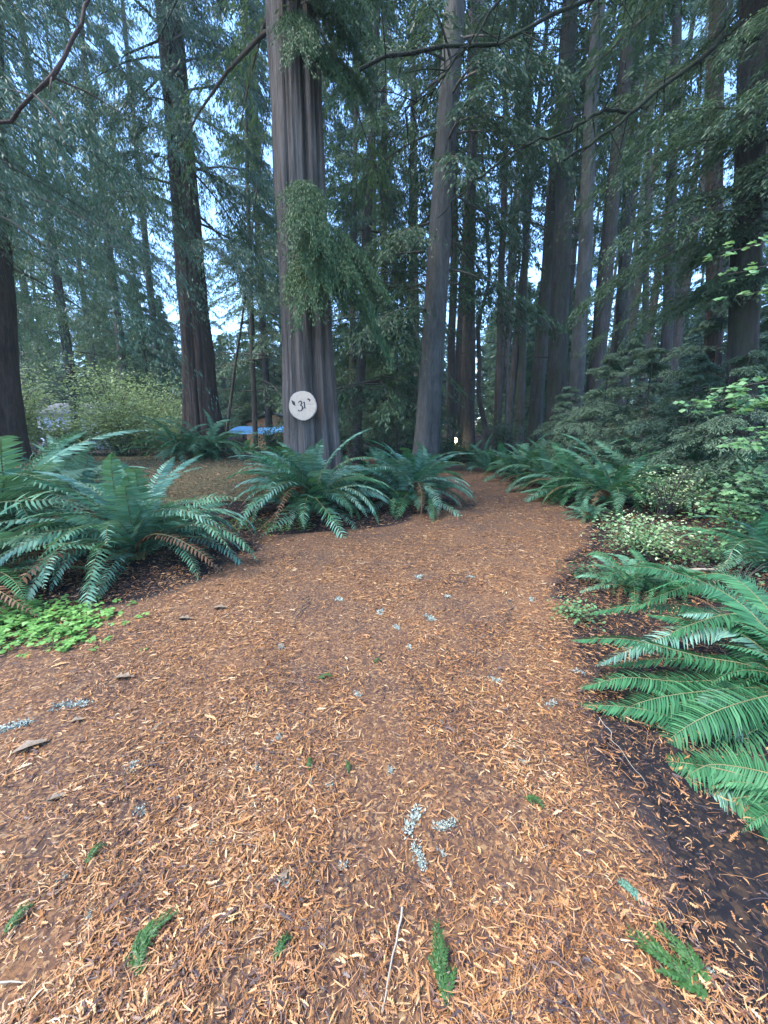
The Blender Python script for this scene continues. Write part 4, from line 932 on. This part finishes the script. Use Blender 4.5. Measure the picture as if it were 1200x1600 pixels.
dead_leaf(447, 1375, .06, 1.2, 'tan papery leaf under a lichen tuft', 3)
dead_leaf(195, 1065, .12, .1, 'pale flat leaf on the path near the green sorrel', 4)
dead_leaf(290, 972, .12, 0, 'pale leaf lying below the wide left fern', 5)
dead_leaf(345, 955, .13, .1, 'mossy brown leaf right of the wide left fern', 6)
dead_leaf(90, 1255, .07, .4, 'tan leaf on the left side of the path above the tiny sprig', 7)

def stick(px0, py0, px1, py1, r, label, mat='deadtwig', bend=.02, name='fallen_twig', fork=None):
    a, b = ground(px0, py0), ground(px1, py1); r_ = np.random.default_rng(int(px0 + py0)); base = (a + b) / 2
    P_ = np.linspace(a, b, 9) - base; P_[:, 2] += .036 + r; P_[1:-1] += r_.normal(0, bend * np.linalg.norm(b - a), (7, 3)) * np.array([1, 1, .3]); P_ = spline(P_, 22)
    mb = MB(); v, f = tube(P_, np.linspace(r, r * .5, 22), 7); mb.add(v, f)
    for u, dx, dy, dz in (fork or []):
        k = int(u * 21); q = P_[k]; e = q + np.array([dx, dy, dz]); m = (q + e) / 2 + np.array([.02, .0, .03]); v, f = tube(spline([q, m, e], 8), np.linspace(r * .6, r * .25, 8), 6); mb.add(v, f)
    tag(mb.build(name, M[mat], None, tuple(base)), label, 'twig')
stick(628, 1432, 596, 1598, .0034, 'long thin pale straw at the bottom of the path', bend=.008)
stick(483, 938, 458, 985, .006, 'short dark twig in the middle distance of the path', 'twig', fork=[(.6, .10, .05, .02)])
stick(800, 945, 780, 985, .006, 'dark curved twig on the right of the path', 'twig', .06)
stick(1058, 905, 1175, 880, .016, 'fallen grey branch with upturned forks at the right', 'deadtwig', .03, 'fallen_branch', [(.45, .12, .05, .18), (.75, .10, -.02, .2)])
stick(0, 1550, 45, 1550, .003, 'pale straw at the bottom left edge', bend=.02)
stick(935, 1130, 1010, 1240, .0016, 'thin tan stem along the right path edge')
stick(1040, 1330, 940, 1210, .0016, 'thin curved stem beside the dark soil') if False else None
stick(905, 1090, 960, 1030, .003, 'thin brown twig under the large right fern', 'twig')
stick(70, 1110, 130, 1100, .004, 'grey twig on the left of the path by the lichen', bend=.02) if False else None
# edging log of the lawn
a, b = ground(318, 822), ground(475, 790); P_ = spline([a, (a * .6 + b * .4) + (0, 0, .01), b], 20); P_[:, 2] += .03
v, f = tube(P_ - a, np.linspace(.045, .055, 20) * (1 + .1 * np.random.default_rng(1).normal(0, 1, 20)), 10); mb = MB(); mb.add(v, f)
tag(mb.build('edging_log', M['redbark'], None, tuple(a)), 'dark thin log edging the lawn beside the sign cedar ferns', 'log')

# stump at the far bend, dark stump on the mound
def stump(label, x, Yd, r, h, mat, seed, tilt=.25):
    b = base_at(x, Yd); root = thing('tree_stump', label, 'stump', tuple(b)); a = np.linspace(0, 6.283, 28, endpoint=False); r_ = np.random.default_rng(seed)
    rad = r * (1 + .10 * np.cos(3 * a + 1) + .05 * r_.normal(0, 1, 28)); rows = []
    for z, k in ((-.1, 1.35), (.1, 1.15), (h * .5, 1.0), (h, .97)):
        rows.append(np.stack([rad * k * np.cos(a), rad * k * np.sin(a), z + (tilt * rad * np.cos(a) if z > .2 else 0 * a)], -1))
    V = np.concatenate(rows); i = np.arange(3)[:, None] * 28; j = np.arange(28)[None]; k = (j + 1) % 28
    mb = MB(); mb.add(V, np.stack([i + j, i + k, i + 28 + k, i + 28 + j], -1).reshape(-1, 4)); mb.build('bark', M[mat], root)
    top = rows[-1] * .985; c = top.mean(0); mt_ = MB(); mt_.add(np.concatenate([top, [c]]), np.stack([np.arange(28), (np.arange(28) + 1) % 28, np.full(28, 28)], -1)); mt_.build('cut_top', M['stump'], root, (0, 0, .002))
stump('weathered grey stump between trunks at the end of the path', 768, 19.5, .36, 1.0, 'stump', 1, .5)
stump('dark stump beside the mossy leaning trunk', 846, 16.5, .22, .75, 'firbark', 2, .1)

# little glowing lamp
b = base_at(711, 18.2); lamp = thing('path_lamp', 'small glowing yellowish lamp on a thin post at the path end', 'lamp', tuple(b))
zc = at(711, 688, 18.2)[2] - b[2]
mb = MB(); v, f = tube([[0, 0, -.1], [0, 0, zc * .5], [0, 0, zc - .05]], .025, 8); mb.add(v, f); v, f = tube([[0, 0, zc + .12], [0, 0, zc + .15], [0, 0, zc + .2]], [.14, .12, .02], 12); mb.add(v, f); mb.build('post', M['blackmetal'], lamp)
mb = MB(); tt = np.linspace(0.02, 3.12, 10); v, f = tube(np.stack([0 * tt, 0 * tt, zc - .13 * np.cos(tt)], -1), .13 * np.sin(tt), 14); mb.add(v, f); mb.build('bulb', M['bulb'], lamp)

# ------------------------------------------------------------------ buildings glimpsed far left
def box(mb, x0, x1, y0, y1, z0, z1, m=0):
    v = np.array([[x0, y0, z0], [x1, y0, z0], [x1, y1, z0], [x0, y1, z0], [x0, y0, z1], [x1, y0, z1], [x1, y1, z1], [x0, y1, z1]])
    mb.add(v, [[0, 3, 2, 1], [4, 5, 6, 7], [0, 1, 5, 4], [1, 2, 6, 5], [2, 3, 7, 6], [3, 0, 4, 7]], m)
Yb = 19; a = at(60, 667, Yb); b = at(182, 667, Yb); z = float(th(a[0], Yb)); zt = at(100, 648, Yb)[2]
sh = thing('shed', 'white board walled shed glimpsed through the bright shrubs', 'shed', ((a[0] + b[0]) / 2, Yb, z)); wd = b[0] - a[0]; ht = zt - z
mb = MB(); box(mb, -wd / 2, wd / 2, 0, 3, -.3, ht)
for q in np.arange(-wd / 2 + .2, wd / 2, .3): box(mb, q, q + .05, -.025, 0, -.3, ht - .003)
mb.build('wall', M['palepaint'], sh)
mb = MB(); V = np.array([[-wd / 2 - .2, -.3, ht + .004], [wd / 2 + .2, -.3, ht + .004], [wd / 2 + .2, 1.5, ht + .55], [-wd / 2 - .2, 1.5, ht + .55], [-wd / 2 - .2, 3.3, ht + .004], [wd / 2 + .2, 3.3, ht + .004]])
mb.add(V, [[0, 1, 2, 3], [3, 2, 5, 4]]); V2 = V + np.array([0, 0, .06]); mb.add(V2, [[0, 1, 2, 3], [3, 2, 5, 4]]); mb.add(np.concatenate([V[:2], V2[:2]]), [[0, 1, 3, 2]]); mb.build('roof', M['roofing'], sh, smooth=False)
Yb = 27; c0 = at(428, 667, Yb); z = float(th(c0[0], Yb)); zt = at(428, 648, Yb)[2] - z; ze = at(428, 662, Yb)[2] - z
hu = thing('cottage', 'small orange walled cottage behind the blue tarp', 'cottage', (c0[0], Yb, z)); wd = 1.9
mb = MB(); mb.add([[-wd, 0, -.3], [wd, 0, -.3], [wd, 0, ze], [0, 0, zt], [-wd, 0, ze], [-wd, 4, -.3], [wd, 4, -.3], [wd, 4, ze], [0, 4, zt], [-wd, 4, ze]], [[0, 1, 2, 4], [5, 9, 7, 6], [0, 4, 9, 5], [1, 6, 7, 2]]); mb.add([[-wd, 0, ze], [wd, 0, ze], [0, 0, zt]], [[0, 1, 2]]); mb.build('wall', M['orangewall'], hu, smooth=False)
mb = MB(); V = np.array([[-wd - .25, -.3, ze - .03], [0, -.3, zt + .06], [wd + .25, -.3, ze - .03], [-wd - .25, 4.3, ze - .03], [0, 4.3, zt + .06], [wd + .25, 4.3, ze - .03]]); mb.add(V, [[0, 1, 4, 3], [1, 2, 5, 4]]); mb.add(V + np.array([0, 0, .07]), [[0, 1, 4, 3], [1, 2, 5, 4]]); mb.build('roof', M['roofing'], hu, smooth=False)
Yb = 23; a = at(352, 667, Yb); b = at(447, 667, Yb); z = float(th(a[0], Yb)); z0 = at(400, 676, Yb)[2]; z1 = at(400, 667, Yb)[2]
tp = thing('tarp_shelter', 'bright blue tarp stretched low between posts behind the cedars', 'tarp', (a[0], Yb, z)); wd = b[0] - a[0]
n = 25; u = np.linspace(0, 1, n); vv = np.linspace(0, 1, 9); U, V_ = np.meshgrid(u, vv, indexing='ij')
X = U * wd; Yy = V_ * 1.6; Z = (z0 - z) + (z1 - z0) * V_ + .05 * np.sin(U * 9) - .12 * np.sin(U * 3.14 * 2) ** 2 * (1 - V_)
i, j = np.meshgrid(np.arange(n - 1), np.arange(8), indexing='ij'); q = i * 9 + j; mb = MB(); P_ = np.stack([X, Yy, Z], -1).reshape(-1, 3)
mb.add(P_, np.stack([q, q + 9, q + 10, q + 1], -1).reshape(-1, 4)); mb.build('sheet', M['bluetarp'], tp)
for xx, yy, zz in ((.02, 0, z0 - z), (wd - .02, 0, z0 - z), (.02, 1.6, z1 - z), (wd - .02, 1.6, z1 - z)):
    mb = MB(); v, f = tube([[xx, yy, -.2], [xx, yy, zz * .5], [xx, yy, zz + .03]], .025, 6); mb.add(v, f); mb.build('post', M['blackmetal'], tp)

# ------------------------------------------------------------------ the round sign
sc = at(473.5, 634, SIGN_Y - sc_r * 1.12); rr = 21.5 / 600 * np.linalg.norm(sc - np.array([0, 0, CH])) * .97
sign = thing('round_sign', 'round pale wood slice sign with number 31 on the grey cedar trunk', 'sign', tuple(sc)); sign.rotation_euler = (R(0), 0, R(-8))
a = np.linspace(0, 6.2832, 64, endpoint=False); r_ = np.random.default_rng(2); rad = rr * (1 + .012 * np.cos(5 * a + 1) + .006 * r_.normal(0, 1, 64))
def disc(rad, y0, y1, mat, name):
    ca, sa = np.cos(a), np.sin(a); f0 = np.stack([rad * ca, np.full(64, y0), rad * sa], -1); f1 = np.stack([rad * ca, np.full(64, y1), rad * sa], -1)
    V = np.concatenate([f0, f1, [[0, y0, 0], [0, y1, 0]]]); j = np.arange(64); k = (j + 1) % 64; mb = MB()
    mb.add(V, np.stack([j, k, 64 + k, 64 + j], -1)); mb.add(V, np.stack([j, k, np.full(64, 128)], -1)); mb.add(V, np.stack([64 + j, 64 + k, np.full(64, 129)], -1)); return mb.build(name, mat, sign, smooth=False)
disc(rad * .955, -.030, -.004, M['slice'], 'wood_face'); disc(rad, -.027, .02, plain('bark_rim', (.40, .33, .28), .9, .3, 40), 'bark_rim')
def ribbon(name, pts, w_, y=-.0325):
    P_ = spline([(x * rr, y, z * rr) for x, z in pts], 26) if len(pts) > 2 else np.linspace((pts[0][0] * rr, y, pts[0][1] * rr), (pts[1][0] * rr, y, pts[1][1] * rr), 6)
    n = len(P_); T = norm(np.gradient(P_, axis=0)); S = np.stack([-T[:, 2], 0 * T[:, 0], T[:, 0]], -1); ww = np.interp(np.linspace(0, 1, n), np.linspace(0, 1, len(w_)), w_)[:, None] * rr * .5
    V = np.concatenate([P_ + S * ww, P_ - S * ww]); j = np.arange(n - 1); return V, np.stack([j, j + 1, n + j + 1, n + j], -1)
def glyph(name, strokes):
    mb = MB()
    for pts, w_ in strokes:
        v, f = ribbon(name, pts, w_); mb.add(v, f)
    mb.build(name, M['ink'], sign)
glyph('numeral', [([(-.30, .18), (-.20, .30), (-.07, .27), (-.05, .13), (-.17, .03)], [.04, .07, .10, .10, .05]), ([(-.17, .03), (-.02, -.04), (0.0, -.20), (-.12, -.34), (-.26, -.36), (-.32, -.28)], [.05, .10, .13, .09, .06, .09])])
glyph('numeral', [([(.15, .24), (.17, -.16)], [.10, .10]), ([(.05, .17), (.10, .21), (.16, .26)], [.03, .05, .08]), ([(.07, -.165), (.28, -.165)], [.04, .04])])
glyph('bird_mark', [([(-.78, .38), (-.68, .24), (-.58, .08), (-.50, .02)], [.03, .16, .18, .03]), ([(-.72, .10), (-.60, .14), (-.55, .30)], [.02, .12, .02])])
glyph('bird_mark', [([(.36, .42), (.46, .44), (.56, .34), (.53, .26)], [.02, .11, .09, .03]), ([(.44, .48), (.50, .40), (.62, .40)], [.02, .10, .02])])
glyph('line_mark', [([(.28, .10), (.55, .105), (.88, .11)], [.018, .018, .018])])
M['fainttext'] = M['ink']
for q in range(14):   # faint row of small ticks round the lower rim
    pass

# ------------------------------------------------------------------ haze
mb = MB(); box(mb, -280, 280, -280, 280, -3, 48)
hm, t, out = new_mat('haze'); pv = N(t, 'ShaderNodeVolumePrincipled'); pv.inputs['Color'].default_value = (.70, .92, .95, 1); pv.inputs['Density'].default_value = .0011; pv.inputs['Anisotropy'].default_value = .3
t.links.new(pv.outputs[0], out.inputs['Volume'])
tag(mb.build('haze', hm, smooth=False), 'thin bluish haze in the forest air', 'haze', kind='stuff')
